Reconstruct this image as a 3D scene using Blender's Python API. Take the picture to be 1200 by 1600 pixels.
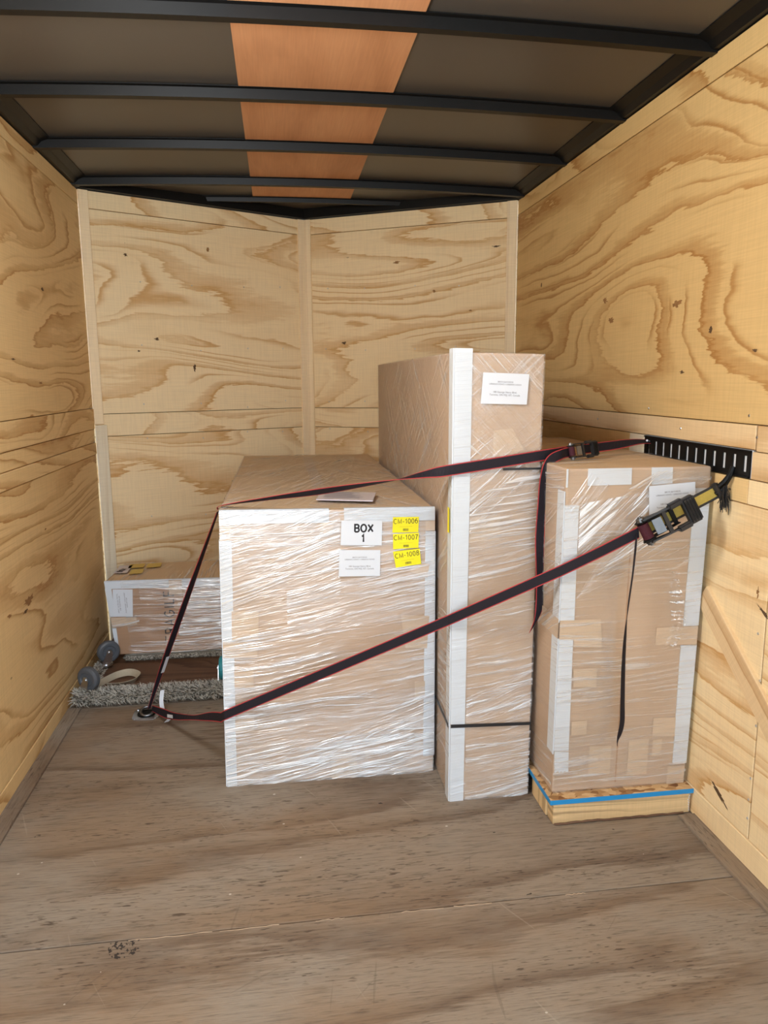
import bpy, bmesh, math, random
from mathutils import Vector, Matrix
random.seed(11)

for o in list(bpy.data.objects):
    bpy.data.objects.remove(o, do_unlink=True)
SC = bpy.context.scene
COL = SC.collection

# ------------------------------------------------------------------ camera
cam_d = bpy.data.cameras.new('camera')
cam = bpy.data.objects.new('camera', cam_d)
COL.objects.link(cam)
YAW, PITCH, ROLL, F_PX = 0.138, 0.173, -0.0077, 1177.6
_fw = Vector((math.sin(YAW) * math.cos(PITCH), math.cos(YAW) * math.cos(PITCH), -math.sin(PITCH)))
_r0 = Vector((math.cos(YAW), -math.sin(YAW), 0))
_u0 = _r0.cross(_fw)
_rt = math.cos(ROLL) * _r0 + math.sin(ROLL) * _u0
_up = -math.sin(ROLL) * _r0 + math.cos(ROLL) * _u0
_m = Matrix((_rt, _up, -_fw)).transposed().to_4x4()
_m.translation = Vector((0, 0, 1.47))
cam.matrix_world = _m
cam_d.sensor_fit = 'VERTICAL'
cam_d.sensor_height = 36.0
cam_d.lens = F_PX / 1600 * 36.0
cam_d.clip_start = 0.02
SC.camera = cam

# ------------------------------------------------------------------ light: overcast daylight through the open rear
world = bpy.data.worlds.new('overcast_sky')
SC.world = world
world.use_nodes = True
_bg = world.node_tree.nodes['Background']
_bg.inputs[0].default_value = (0.74, 0.87, 1.0, 1)
_bg.inputs[1].default_value = 1.0
SC.view_settings.view_transform = 'Standard'
SC.view_settings.look = 'None'
SC.view_settings.gamma = 1.0
SC.view_settings.use_curve_mapping = False
SC.view_settings.exposure = 2.22
SC.cycles.transparent_max_bounces = 24
SC.cycles.max_bounces = 6
SC.cycles.diffuse_bounces = 6
SC.cycles.glossy_bounces = 3
SC.cycles.caustics_reflective = False
SC.cycles.caustics_refractive = False

# ------------------------------------------------------------------ dimensions (metres)
XL, XR, H = -0.989, 1.365, 2.4515
YC, YN, XN = 4.281, 4.933, 0.196      # wall ends, tip of the V-shaped nose
YO = -0.90                            # open rear end


# ------------------------------------------------------------------ node helper
class G:
    def __init__(self, name):
        self.m = bpy.data.materials.new(name)
        self.m.use_nodes = True
        self.t = self.m.node_tree
        self.t.nodes.clear()
        self.out = self.t.nodes.new('ShaderNodeOutputMaterial')

    def n(self, typ, **kw):
        nd = self.t.nodes.new(typ)
        for k, v in kw.items():
            setattr(nd, k, v)
        return nd

    def put(self, sock, v):
        if v is None:
            return
        if isinstance(v, bpy.types.NodeSocket):
            self.t.links.new(v, sock)
        elif isinstance(v, (tuple, list)) and len(v) == 3 and sock.type == 'RGBA':
            sock.default_value = (*v, 1)
        else:
            sock.default_value = v

    def math(self, op, a, b=None, c=None, clamp=False):
        nd = self.n('ShaderNodeMath', operation=op, use_clamp=clamp)
        self.put(nd.inputs[0], a)
        self.put(nd.inputs[1], b)
        self.put(nd.inputs[2], c)
        return nd.outputs[0]

    def add(self, a, b): return self.math('ADD', a, b)
    def mul(self, a, b): return self.math('MULTIPLY', a, b)
    def sub(self, a, b): return self.math('SUBTRACT', a, b)

    def smooth(self, v, lo, hi, a=0.0, b=1.0):
        nd = self.n('ShaderNodeMapRange', interpolation_type='SMOOTHSTEP')
        self.put(nd.inputs['Value'], v)
        for k, x in (('From Min', lo), ('From Max', hi), ('To Min', a), ('To Max', b)):
            self.put(nd.inputs[k], x)
        return nd.outputs['Result']

    def comb(self, x, y, z=0.0):
        nd = self.n('ShaderNodeCombineXYZ')
        for i, v in enumerate((x, y, z)):
            self.put(nd.inputs[i], v)
        return nd.outputs[0]

    def sep(self, v):
        nd = self.n('ShaderNodeSeparateXYZ')
        self.put(nd.inputs[0], v)
        return nd.outputs

    def noise(self, vec, scale=1.0, detail=2.0, rough=0.5, dist=0.0):
        nd = self.n('ShaderNodeTexNoise')
        self.put(nd.inputs['Vector'], vec)
        self.put(nd.inputs['Scale'], scale)
        self.put(nd.inputs['Detail'], detail)
        self.put(nd.inputs['Roughness'], rough)
        self.put(nd.inputs['Distortion'], dist)
        return nd.outputs['Fac']

    def voronoi(self, vec, scale=1.0, feature='F1'):
        nd = self.n('ShaderNodeTexVoronoi', feature=feature)
        self.put(nd.inputs['Vector'], vec)
        self.put(nd.inputs['Scale'], scale)
        return nd

    def ramp(self, v, stops, interp='LINEAR'):
        nd = self.n('ShaderNodeValToRGB')
        cr = nd.color_ramp
        cr.interpolation = interp
        while len(cr.elements) < len(stops):
            cr.elements.new(0.5)
        for e, (p, c) in zip(cr.elements, stops):
            e.position = p
            e.color = (*c, 1) if isinstance(c, (tuple, list)) else (c, c, c, 1)
        self.put(nd.inputs[0], v)
        return nd.outputs[0]

    def mix(self, f, a, b, blend='MIX'):
        nd = self.n('ShaderNodeMix', data_type='RGBA', blend_type=blend)
        self.put(nd.inputs[0], f)
        self.put(nd.inputs[6], a)
        self.put(nd.inputs[7], b)
        return nd.outputs[2]

    def coords(self, kind='Object'):
        return self.n('ShaderNodeTexCoord').outputs[kind]

    def attr(self, name, typ='OBJECT'):
        return self.n('ShaderNodeAttribute', attribute_type=typ, attribute_name=name).outputs['Fac']

    def bump(self, h, strength=0.2, dist=0.01):
        nd = self.n('ShaderNodeBump')
        nd.inputs['Strength'].default_value = strength
        nd.inputs['Distance'].default_value = dist
        self.put(nd.inputs['Height'], h)
        return nd.outputs[0]

    def principled(self, col, rough=0.5, spec=0.5, metal=0.0, normal=None):
        nd = self.n('ShaderNodeBsdfPrincipled')
        self.put(nd.inputs['Base Color'], col)
        self.put(nd.inputs['Roughness'], rough)
        self.put(nd.inputs['Specular IOR Level'], spec)
        self.put(nd.inputs['Metallic'], metal)
        if normal is not None:
            self.put(nd.inputs['Normal'], normal)
        return nd.outputs[0]

    def done(self, shader):
        self.t.links.new(shader, self.out.inputs[0])
        return self.m


def plywood(name, light, mid, dark, sx=0.5, sy=2.0, k=9.0, ny=3.0, amp=1.0, speck=0.5, jagged=1.0, rough=0.6, spec=0.25):
    g = G(name)
    x, y, z = g.sep(g.coords())
    s = g.attr('seed')
    low = g.noise(g.comb(g.mul(x, sx), g.mul(y, sy), s), 1.0, 1.2, 0.45, 0.25)
    jag = g.sub(g.noise(g.comb(g.mul(x, 7.0), g.mul(y, 60.0), s), 1.0, 3.0, 0.6), 0.5)
    wob = g.sub(g.noise(g.comb(g.mul(x, 3.0), g.mul(y, 9.0), g.add(s, 4.0)), 1.0, 2.0, 0.5), 0.5)
    t = g.add(g.add(g.mul(low, k), g.mul(y, ny)), g.mul(wob, 0.30 * jagged))
    broad = g.ramp(g.math('FRACT', g.add(t, g.mul(jag, 0.34 * jagged))),
                   [(0.0, 0.95), (0.03, 0.9), (0.08, 0.58), (0.17, 0.50), (0.24, 0.34), (0.29, 0.05), (0.36, 0.0), (0.97, 0.0), (0.99, 0.3), (1.0, 0.95)])
    fine = g.ramp(g.math('FRACT', g.add(g.mul(t, 2.6), g.mul(jag, 0.22 * jagged))),
                  [(0.0, 1.0), (0.06, 0.9), (0.14, 0.45), (0.24, 0.10), (0.32, 0.0), (0.95, 0.0), (1.0, 0.9)])
    va = g.smooth(g.noise(g.comb(g.mul(x, 1.1), g.mul(y, 3.0), g.add(s, 9.0)), 1.0, 2.0), 0.3, 0.60, 0.45, 1.0)
    vb = g.smooth(g.noise(g.comb(g.mul(x, 0.9), g.mul(y, 3.4), g.add(s, 21.0)), 1.0, 1.0), 0.44, 0.60, 0.0, 0.85)
    band = g.math('MAXIMUM', g.mul(broad, va), g.mul(fine, vb))
    band = g.mul(band, amp)
    c = g.mix(band, light, dark)
    blot = g.smooth(g.noise(g.comb(g.mul(x, 1.2), g.mul(y, 2.6), g.add(s, 17.0)), 1.0, 3.0, 0.55), 0.45, 0.72)
    c = g.mix(g.mul(blot, 0.40), c, mid)
    fib = g.noise(g.comb(g.mul(x, 5.0), g.mul(y, 260.0), s), 1.0, 2.0)
    c = g.mix(0.14, c, g.ramp(fib, [(0.3, 0.35), (0.7, 1.0)]), 'MULTIPLY')
    chk = g.noise(g.comb(g.mul(x, 130.0), g.mul(y, 7.0), s), 1.0, 1.0)
    c = g.mix(0.08, c, g.ramp(chk, [(0.35, 0.45), (0.6, 1.0)]), 'MULTIPLY')
    v = g.voronoi(g.comb(g.mul(x, 3.2), g.mul(y, 6.5), s))
    rnd = g.sep(v.outputs['Color'])[0]
    sp = g.math('LESS_THAN', v.outputs['Distance'], g.mul(g.smooth(rnd, 0.62, 1.0), 0.085 * speck))
    smudge = g.noise(g.comb(g.mul(x, 40.0), g.mul(y, 40.0), s), 1.0, 2.0)
    sp = g.mul(sp, g.smooth(smudge, 0.35, 0.6))
    c = g.mix(g.mul(sp, 0.8), c, (0.05, 0.03, 0.018))
    return g.done(g.principled(c, rough, spec))


PLY_LIGHT = plywood('pine_plywood', (0.92, 0.735, 0.45), (0.87, 0.64, 0.345), (0.61, 0.325, 0.105))
PLY_WARM = plywood('aged_pine_plywood', (0.82, 0.595, 0.295), (0.75, 0.50, 0.22), (0.46, 0.225, 0.065))
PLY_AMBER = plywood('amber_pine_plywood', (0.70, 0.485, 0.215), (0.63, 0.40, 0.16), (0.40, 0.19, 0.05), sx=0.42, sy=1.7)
PLY_STRIP = plywood('pine_plywood_strip', (0.80, 0.60, 0.35), (0.72, 0.50, 0.26), (0.52, 0.29, 0.115), sx=0.35, sy=2.5, k=4.0, ny=4.0, speck=0.9)
PINE = plywood('sawn_pine', (0.93, 0.75, 0.49), (0.88, 0.68, 0.42), (0.62, 0.40, 0.19), sx=0.25, sy=5.0, k=2.5, ny=14.0, amp=0.4, speck=0.8, jagged=0.7)
PINE_PALE = plywood('pale_sawn_pine', (0.80, 0.71, 0.53), (0.74, 0.62, 0.43), (0.60, 0.46, 0.28), sx=0.25, sy=5.0, k=2.5, ny=18.0, amp=0.6, speck=0.8, jagged=0.7)
PINE_OLD = plywood('weathered_pine', (0.78, 0.57, 0.31), (0.66, 0.45, 0.22), (0.30, 0.20, 0.11), sx=0.8, sy=9.0, k=4.0, ny=16.0, amp=1.0, speck=1.6)
PINE_STRIPED = plywood('striped_pine', (0.78, 0.58, 0.34), (0.70, 0.50, 0.28), (0.52, 0.30, 0.13), sx=0.25, sy=5.0, k=3.0, ny=12.0, amp=0.9, jagged=0.6)


def floor_wood():
    g = G('worn_floor_plywood')
    x, y, z = g.sep(g.coords())
    s = g.attr('seed')
    low = g.noise(g.comb(g.mul(x, 0.45), g.mul(y, 1.7), s), 1.0, 1.5, 0.5, 0.3)
    jag = g.sub(g.noise(g.comb(g.mul(x, 6.0), g.mul(y, 60.0), s), 1.0, 3.0, 0.65), 0.5)
    wob = g.sub(g.noise(g.comb(g.mul(x, 3.0), g.mul(y, 10.0), s), 1.0, 2.0), 0.5)
    t = g.add(g.add(g.mul(low, 6.0), g.mul(y, 2.6)), g.add(g.mul(jag, 0.5), g.mul(wob, 0.5)))
    band = g.ramp(g.math('FRACT', t), [(0.0, 0.8), (0.07, 1.0), (0.3, 0.45), (0.55, 0.1), (0.9, 0.0), (1.0, 0.7)])
    c = g.mix(g.mul(band, 0.75), (0.285, 0.232, 0.178), (0.125, 0.080, 0.052))
    warm = g.smooth(g.noise(g.comb(g.mul(x, 1.6), g.mul(y, 3.0), g.add(s, 5.0)), 1.0, 3.0, 0.6), 0.42, 0.68)
    c = g.mix(g.mul(warm, 0.5), c, (0.27, 0.18, 0.108))
    grey = g.smooth(g.noise(g.comb(g.mul(x, 2.1), g.mul(y, 3.4), g.add(s, 11.0)), 1.0, 4.0, 0.6), 0.45, 0.70)
    c = g.mix(g.mul(grey, 0.65), c, (0.31, 0.275, 0.23))
    grain = g.noise(g.comb(g.mul(x, 12.0), g.mul(y, 170.0), s), 1.0, 3.0, 0.65)
    c = g.mix(0.7, c, g.ramp(grain, [(0.28, 0.3), (0.46, 0.85), (0.7, 1.0)]), 'MULTIPLY')
    cracks = g.noise(g.comb(g.mul(x, 26.0), g.mul(y, 150.0), g.add(s, 2.0)), 1.0, 2.0, 0.5)
    czone = g.smooth(g.noise(g.comb(g.mul(x, 2.4), g.mul(y, 5.0), g.add(s, 31.0)), 1.0, 2.0), 0.42, 0.62)
    c = g.mix(g.mul(g.mul(g.smooth(cracks, 0.60, 0.68), czone), 0.75), c, (0.05, 0.033, 0.022))
    v = g.voronoi(g.comb(g.mul(x, 6.0), g.mul(y, 8.0), s))
    rnd = g.sep(v.outputs['Color'])[0]
    rough_edge = g.mul(g.sub(g.noise(g.comb(g.mul(x, 60.0), g.mul(y, 110.0), s)), 0.5), 0.16)
    sp = g.math('LESS_THAN', g.add(v.outputs['Distance'], rough_edge), g.mul(g.smooth(rnd, 0.72, 1.0), 0.10))
    c = g.mix(g.mul(sp, 0.9), c, (0.018, 0.013, 0.011))
    v2 = g.voronoi(g.comb(g.mul(x, 17.0), g.mul(y, 21.0), g.add(s, 3.0)))
    r2 = g.sep(v2.outputs['Color'])[1]
    wp = g.math('LESS_THAN', v2.outputs['Distance'], g.mul(g.smooth(r2, 0.9, 1.0), 0.09))
    c = g.mix(g.mul(wp, 0.7), c, (0.62, 0.58, 0.52))
    # short scratches across the sheet
    for i, (ang, ph) in enumerate(((0.5, 0.0), (-1.1, 3.1), (1.4, 6.0), (0.9, 9.0))):
        u = g.add(g.mul(x, math.cos(ang)), g.mul(y, math.sin(ang)))
        w = g.add(g.mul(x, -math.sin(ang)), g.mul(y, math.cos(ang)))
        w = g.add(w, g.mul(g.noise(g.comb(g.mul(u, 3.0), g.mul(w, 2.0), ph), 1.0, 1.0), 0.06))
        nn = g.noise(g.comb(g.mul(u, 3.2), g.mul(w, 75.0), ph), 1.0, 0.0)
        c = g.mix(g.mul(g.smooth(nn, 0.80, 0.85), 0.26), c, (0.08, 0.06, 0.045) if i != 1 else (0.42, 0.36, 0.29))
    # one dark cracked knot in the near sheet
    dx, dy = g.sub(x, 0.544), g.sub(y, 2.748)
    d = g.math('SQRT', g.add(g.mul(dx, dx), g.mul(g.mul(dy, dy), 0.8)))
    kn = g.math('LESS_THAN', d, 0.042)
    kn = g.mul(kn, g.math('GREATER_THAN', g.noise(g.comb(g.mul(x, 120.0), g.mul(y, 95.0), 0.3), 1.0, 1.0), 0.57))
    c = g.mix(g.mul(kn, 0.9), c, (0.02, 0.018, 0.018))
    nrm = g.bump(g.add(grain, g.mul(sp, -0.6)), 0.3, 0.004)
    ro = g.smooth(grain, 0.2, 0.8, 0.72, 0.5)
    return g.done(g.principled(c, ro, 0.3, 0, nrm))


def cardboard(name='cardboard', base=(0.52, 0.355, 0.235)):
    g = G(name)
    x, y, z = g.sep(g.coords())
    n = g.noise(g.comb(g.mul(x, 3.0), g.mul(y, 3.0), g.mul(z, 3.0)), 1.0, 3.0, 0.6)
    c = g.mix(g.smooth(n, 0.3, 0.7), tuple(v * 0.93 for v in base), tuple(v * 1.06 for v in base))
    fl = g.noise(g.comb(g.mul(x, 2.0), g.mul(y, 2.0), g.mul(z, 160.0)), 1.0, 1.0)
    c = g.mix(0.12, c, g.ramp(fl, [(0.3, 0.6), (0.6, 1.0)]), 'MULTIPLY')
    return g.done(g.principled(c, 0.75, 0.2, 0, g.bump(fl, 0.06, 0.003)))


def plain(name, col, rough=0.5, spec=0.4, metal=0.0, var=0.06, scale=40.0, bump=0.0):
    g = G(name)
    n = g.noise(g.coords(), scale, 3.0, 0.6)
    c = g.mix(n, tuple(max(0, v * (1 - var)) for v in col), tuple(min(1, v * (1 + var)) for v in col))
    return g.done(g.principled(c, rough, spec, metal, g.bump(n, bump, 0.004) if bump else None))


def film(name='stretch_film'):
    """clear polyethylene wrap; uv runs along / across the stretch, 'amt' is how much it is bunched"""
    g = G(name)
    u, v, _ = g.sep(g.n('ShaderNodeUVMap', uv_map='stretch').outputs[0])
    am, ph, _ = g.sep(g.n('ShaderNodeUVMap', uv_map='amt').outputs[0])
    warp = g.mul(g.sub(g.noise(g.comb(g.mul(u, 3.0), g.mul(v, 5.0), ph), 1.0, 2.0), 0.5), 0.05)
    vw = g.add(v, warp)
    s1 = g.noise(g.comb(g.mul(u, 2.4), g.mul(vw, 62.0), ph), 1.0, 2.0, 0.6)
    s2 = g.noise(g.comb(g.mul(u, 5.0), g.mul(vw, 210.0), ph), 1.0, 1.0, 0.6)
    zone = g.smooth(g.noise(g.comb(g.mul(u, 2.2), g.mul(v, 6.0), g.add(ph, 7.0)), 1.0, 2.0), 0.36, 0.64, 0.1, 1.0)
    st = g.add(g.mul(s1, 0.6), g.mul(s2, 0.4))
    ridge = g.smooth(st, 0.50, 0.62)
    folded = g.mul(g.mul(ridge, zone), am)
    nrm = g.bump(st, 0.75, 0.02)
    tr = g.n('ShaderNodeBsdfTransparent')
    gl = g.n('ShaderNodeBsdfGlossy', distribution='GGX')
    gl.inputs['Color'].default_value = (1, 1, 1, 1)
    gl.inputs['Roughness'].default_value = 0.16
    g.put(gl.inputs['Normal'], nrm)
    df = g.n('ShaderNodeBsdfDiffuse')
    df.inputs['Color'].default_value = (0.9, 0.92, 0.95, 1)
    m1 = g.n('ShaderNodeMixShader')
    g.put(m1.inputs[0], g.math('ADD', 0.06, g.mul(folded, 0.42), clamp=True))
    g.t.links.new(tr.outputs[0], m1.inputs[1])
    g.t.links.new(gl.outputs[0], m1.inputs[2])
    m2 = g.n('ShaderNodeMixShader')
    g.put(m2.inputs[0], g.math('ADD', 0.015, g.mul(folded, 0.55), clamp=True))
    g.t.links.new(m1.outputs[0], m2.inputs[1])
    g.t.links.new(df.outputs[0], m2.inputs[2])
    return g.done(m2.outputs[0])


def osb():
    g = G('strand_board')
    x, y, z = g.sep(g.coords())
    v = g.voronoi(g.comb(g.mul(x, 42.0), g.mul(y, 60.0), g.mul(z, 40.0)))
    r = g.sep(v.outputs['Color'])[0]
    c = g.ramp(r, [(0.0, (0.20, 0.09, 0.035)), (0.3, (0.42, 0.25, 0.11)), (0.7, (0.58, 0.38, 0.19)), (1.0, (0.66, 0.47, 0.26))])
    return g.done(g.principled(c, 0.65, 0.25, 0, g.bump(r, 0.3, 0.004)))


def luan():
    g = G('red_luan_plywood')
    x, y, z = g.sep(g.coords())
    n = g.noise(g.comb(g.mul(x, 6.0), g.mul(y, 0.9), 0.0), 1.0, 4.0, 0.6, 0.6)
    c = g.ramp(n, [(0.3, (0.50, 0.24, 0.115)), (0.5, (0.60, 0.30, 0.15)), (0.72, (0.66, 0.35, 0.18))])
    f = g.noise(g.comb(g.mul(x, 160.0), g.mul(y, 4.0), 0.0), 1.0, 2.0)
    c = g.mix(0.2, c, g.ramp(f, [(0.3, 0.55), (0.65, 1.0)]), 'MULTIPLY')
    return g.done(g.principled(c, 0.5, 0.35))


def skin_mat():
    g = G('dark_roof_skin')
    x, y, z = g.sep(g.coords())
    n = g.noise(g.comb(g.mul(x, 1.5), g.mul(y, 1.5), 0.0), 1.0, 3.0)
    c = g.mix(n, (0.062, 0.057, 0.051), (0.080, 0.072, 0.063))
    f = g.noise(g.comb(g.mul(x, 300.0), g.mul(y, 300.0), 0.0), 1.0, 1.0)
    return g.done(g.principled(c, 0.36, 0.5, 0, g.bump(f, 0.05, 0.001)))


FLOOR = floor_wood()
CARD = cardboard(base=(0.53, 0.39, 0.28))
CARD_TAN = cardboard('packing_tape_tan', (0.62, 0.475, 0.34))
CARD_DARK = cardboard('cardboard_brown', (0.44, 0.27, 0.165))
CARD_TOP_LIT = cardboard('cardboard_lid_lit', (0.66, 0.48, 0.29))  # tops lighter and yellower: light bounced off the wood put into the colour
WHITE = plain('white_corrugated_board', (0.655, 0.71, 0.77), 0.6, 0.3, var=0.02)
PAPER = plain('white_paper', (0.675, 0.72, 0.785), 0.6, 0.3, var=0.015)
YELLOW = plain('yellow_sticker', (0.88, 0.78, 0.015), 0.5, 0.3, var=0.01)
DULL_YELLOW = plain('faded_yellow_sticker', (0.62, 0.45, 0.10), 0.5, 0.3, var=0.05)
INK = plain('black_ink', (0.025, 0.025, 0.03), 0.6, 0.2)
INK_GREY = plain('grey_ink', (0.12, 0.12, 0.14), 0.6, 0.2)
FILM = film()
POUCH = plain('clear_document_pouch', (0.56, 0.53, 0.60), 0.22, 0.6, var=0.04)
OSB = osb()
BLUE = plain('blue_edge_paint', (0.02, 0.27, 0.62), 0.45, 0.4, var=0.08)
LUAN = luan()
SKIN = skin_mat()
BLACK = plain('black_painted_steel', (0.006, 0.006, 0.006), 0.42, 0.18, var=0.2)
BLACKP = plain('black_plastic_grip', (0.016, 0.016, 0.018), 0.42, 0.5, var=0.2, scale=200, bump=0.1)
WEB = plain('black_webbing', (0.016, 0.013, 0.019), 0.75, 0.25, var=0.25, scale=300, bump=0.15)
RED = plain('red_webbing_edge', (0.42, 0.045, 0.05), 0.7, 0.25, var=0.15, scale=300)
WEBRED = plain('dark_red_webbing', (0.055, 0.012, 0.02), 0.75, 0.25, var=0.2, scale=300)
GOLD = plain('yellow_webbing', (0.46, 0.34, 0.075), 0.75, 0.25, var=0.2, scale=160, bump=0.1)
TANWEB = plain('beige_webbing', (0.46, 0.41, 0.31), 0.8, 0.2, var=0.12, scale=120, bump=0.1)
ZINC = plain('zinc_steel', (0.62, 0.63, 0.65), 0.28, 0.5, 1.0, var=0.1)
STEEL = plain('dull_steel', (0.20, 0.205, 0.215), 0.42, 0.5, 1.0, var=0.15)
RUBBER = plain('grey_rubber', (0.085, 0.095, 0.11), 0.45, 0.45, var=0.12, scale=30)
TEAL = plain('teal_rubber', (0.03, 0.30, 0.38), 0.5, 0.4)
CARPET = plain('grey_carpet', (0.20, 0.19, 0.16), 0.95, 0.1, var=0.3, scale=60, bump=0.3)
PILE_DARK = plain('dark_carpet_pile', (0.13, 0.12, 0.10), 0.95, 0.1, var=0.3, scale=25)
PILE = plain('grey_carpet_pile', (0.58, 0.56, 0.50), 0.95, 0.1, var=0.35, scale=25)
DECK = plywood('dark_stained_plywood', (0.155, 0.085, 0.05), (0.12, 0.065, 0.04), (0.07, 0.035, 0.022), speck=0.6)
KNOT = plain('brown_knot', (0.30, 0.155, 0.06), 0.7, 0.2, var=0.5, scale=90)
KNOT_BLACK = plain('black_bark_mark', (0.11, 0.065, 0.035), 0.8, 0.2, var=0.5, scale=120)
GAP = plain('dark_backing', (0.05, 0.035, 0.022), 0.9, 0.1)
LAMP = plain('fill_lamp_glow', (0.9, 0.9, 0.88), 0.5, 0.3)  # glowing shell of the added fill lamp
_n = LAMP.node_tree.nodes
_p = [n for n in _n if n.type == 'BSDF_PRINCIPLED'][0]
_p.inputs['Emission Color'].default_value = (1.0, 0.97, 0.92, 1)
_p.inputs['Emission Strength'].default_value = 2.0
LAMP.cycles.emission_sampling = 'NONE'
FILL_LAMP_W = 19.0  # strength of the added fill light
GROUND = plain('pale_concrete', (0.60, 0.59, 0.56), 0.9, 0.2, var=0.15, scale=3)


# ------------------------------------------------------------------ object helpers
def V(*a):
    return Vector(a)


def link(name, me, parent=None, mats=()):
    o = bpy.data.objects.new(name, me)
    COL.objects.link(o)
    for m in mats:
        me.materials.append(m)
    if parent is not None:
        o.parent = parent
    return o


def finish(name, bm, mats, parent=None, org=None, smooth=False):
    if not isinstance(mats, (list, tuple)):
        mats = [mats]
    if org is not None:
        bmesh.ops.translate(bm, verts=bm.verts, vec=-Vector(org))
    bmesh.ops.recalc_face_normals(bm, faces=bm.faces)
    me = bpy.data.meshes.new(name)
    bm.to_mesh(me)
    bm.free()
    if smooth:
        for p in me.polygons:
            p.use_smooth = True
    return link(name, me, parent, mats)


def thing(name, loc, label, cat, group=None):
    o = bpy.data.objects.new(name, None)
    COL.objects.link(o)
    o.location = loc
    o.empty_display_size = 0.1
    o['label'] = label
    o['category'] = cat
    if group:
        o['group'] = group
    return o


def tag(o, label, cat, group=None):
    o['label'] = label
    o['category'] = cat
    if group:
        o['group'] = group
    return o


def structure(o, label=None):
    o['kind'] = 'structure'
    if label:
        o['label'] = label
    return o


def bm_box(bm, lo, hi, mi=0):
    vs = [bm.verts.new((x, y, z)) for z in (lo[2], hi[2]) for y in (lo[1], hi[1]) for x in (lo[0], hi[0])]
    for q in ((0, 2, 3, 1), (4, 5, 7, 6), (0, 1, 5, 4), (2, 6, 7, 3), (0, 4, 6, 2), (1, 3, 7, 5)):
        f = bm.faces.new([vs[i] for i in q])
        f.material_index = mi
    return vs


def bm_hex(bm, c8, mi=0):
    """c8: four corners of one face, then the four opposite ones, same order"""
    vs = [bm.verts.new(p) for p in c8]
    for q in ((0, 1, 2, 3), (7, 6, 5, 4), (0, 4, 5, 1), (1, 5, 6, 2), (2, 6, 7, 3), (3, 7, 4, 0)):
        f = bm.faces.new([vs[i] for i in q])
        f.material_index = mi
    return vs


def bm_prism(bm, pts, n, off, t, mi=0):
    a = [bm.verts.new(Vector(p) + n * off) for p in pts]
    b = [bm.verts.new(Vector(p) + n * (off + t)) for p in pts]
    bm.faces.new(b).material_index = mi
    bm.faces.new(list(reversed(a))).material_index = mi
    k = len(pts)
    for i in range(k):
        bm.faces.new([a[i], a[(i + 1) % k], b[(i + 1) % k], b[i]]).material_index = mi


def bm_cyl(bm, a, b, r, seg=20, r2=None, mi=0, cap=True):
    a, b = Vector(a), Vector(b)
    d = (b - a).normalized()
    x = d.orthogonal().normalized()
    y = d.cross(x)
    r2 = r if r2 is None else r2
    ra, rb = [], []
    for i in range(seg):
        w = 2 * math.pi * i / seg
        e = x * math.cos(w) + y * math.sin(w)
        ra.append(bm.verts.new(a + e * r))
        rb.append(bm.verts.new(b + e * r2))
    for i in range(seg):
        j = (i + 1) % seg
        bm.faces.new([ra[i], ra[j], rb[j], rb[i]]).material_index = mi
    if cap:
        bm.faces.new(list(reversed(ra))).material_index = mi
        bm.faces.new(rb).material_index = mi


def bm_lathe(bm, c, axis, prof, seg=28, mi=0):
    """prof: list of (distance along axis, radius), closed at both ends"""
    c, d = Vector(c), Vector(axis).normalized()
    x = d.orthogonal().normalized()
    y = d.cross(x)
    rings = []
    for h, r in prof:
        rings.append([bm.verts.new(c + d * h + (x * math.cos(2 * math.pi * i / seg) + y * math.sin(2 * math.pi * i / seg)) * max(r, 1e-4)) for i in range(seg)])
    for a, b in zip(rings, rings[1:]):
        for i in range(seg):
            j = (i + 1) % seg
            bm.faces.new([a[i], a[j], b[j], b[i]]).material_index = mi
    bm.faces.new(list(reversed(rings[0]))).material_index = mi
    bm.faces.new(rings[-1]).material_index = mi


def bm_tube(bm, pts, r, seg=10, closed=False, mi=0):
    pts = [Vector(p) for p in pts]
    n = len(pts)
    rings = []
    ref = None
    for i, p in enumerate(pts):
        if closed:
            d = (pts[(i + 1) % n] - pts[i - 1]).normalized()
        else:
            d = (pts[min(i + 1, n - 1)] - pts[max(i - 1, 0)]).normalized()
        if ref is None:
            ref = d.orthogonal().normalized()
        x = (ref - d * ref.dot(d)).normalized()
        ref = x
        y = d.cross(x)
        rings.append([bm.verts.new(p + (x * math.cos(2 * math.pi * k / seg) + y * math.sin(2 * math.pi * k / seg)) * r) for k in range(seg)])
    m = n if closed else n - 1
    for i in range(m):
        a, b = rings[i], rings[(i + 1) % n]
        for k in range(seg):
            j = (k + 1) % seg
            bm.faces.new([a[k], a[j], b[j], b[k]]).material_index = mi
    if not closed:
        bm.faces.new(list(reversed(rings[0]))).material_index = mi
        bm.faces.new(rings[-1]).material_index = mi


SEED = [1.0]


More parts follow.
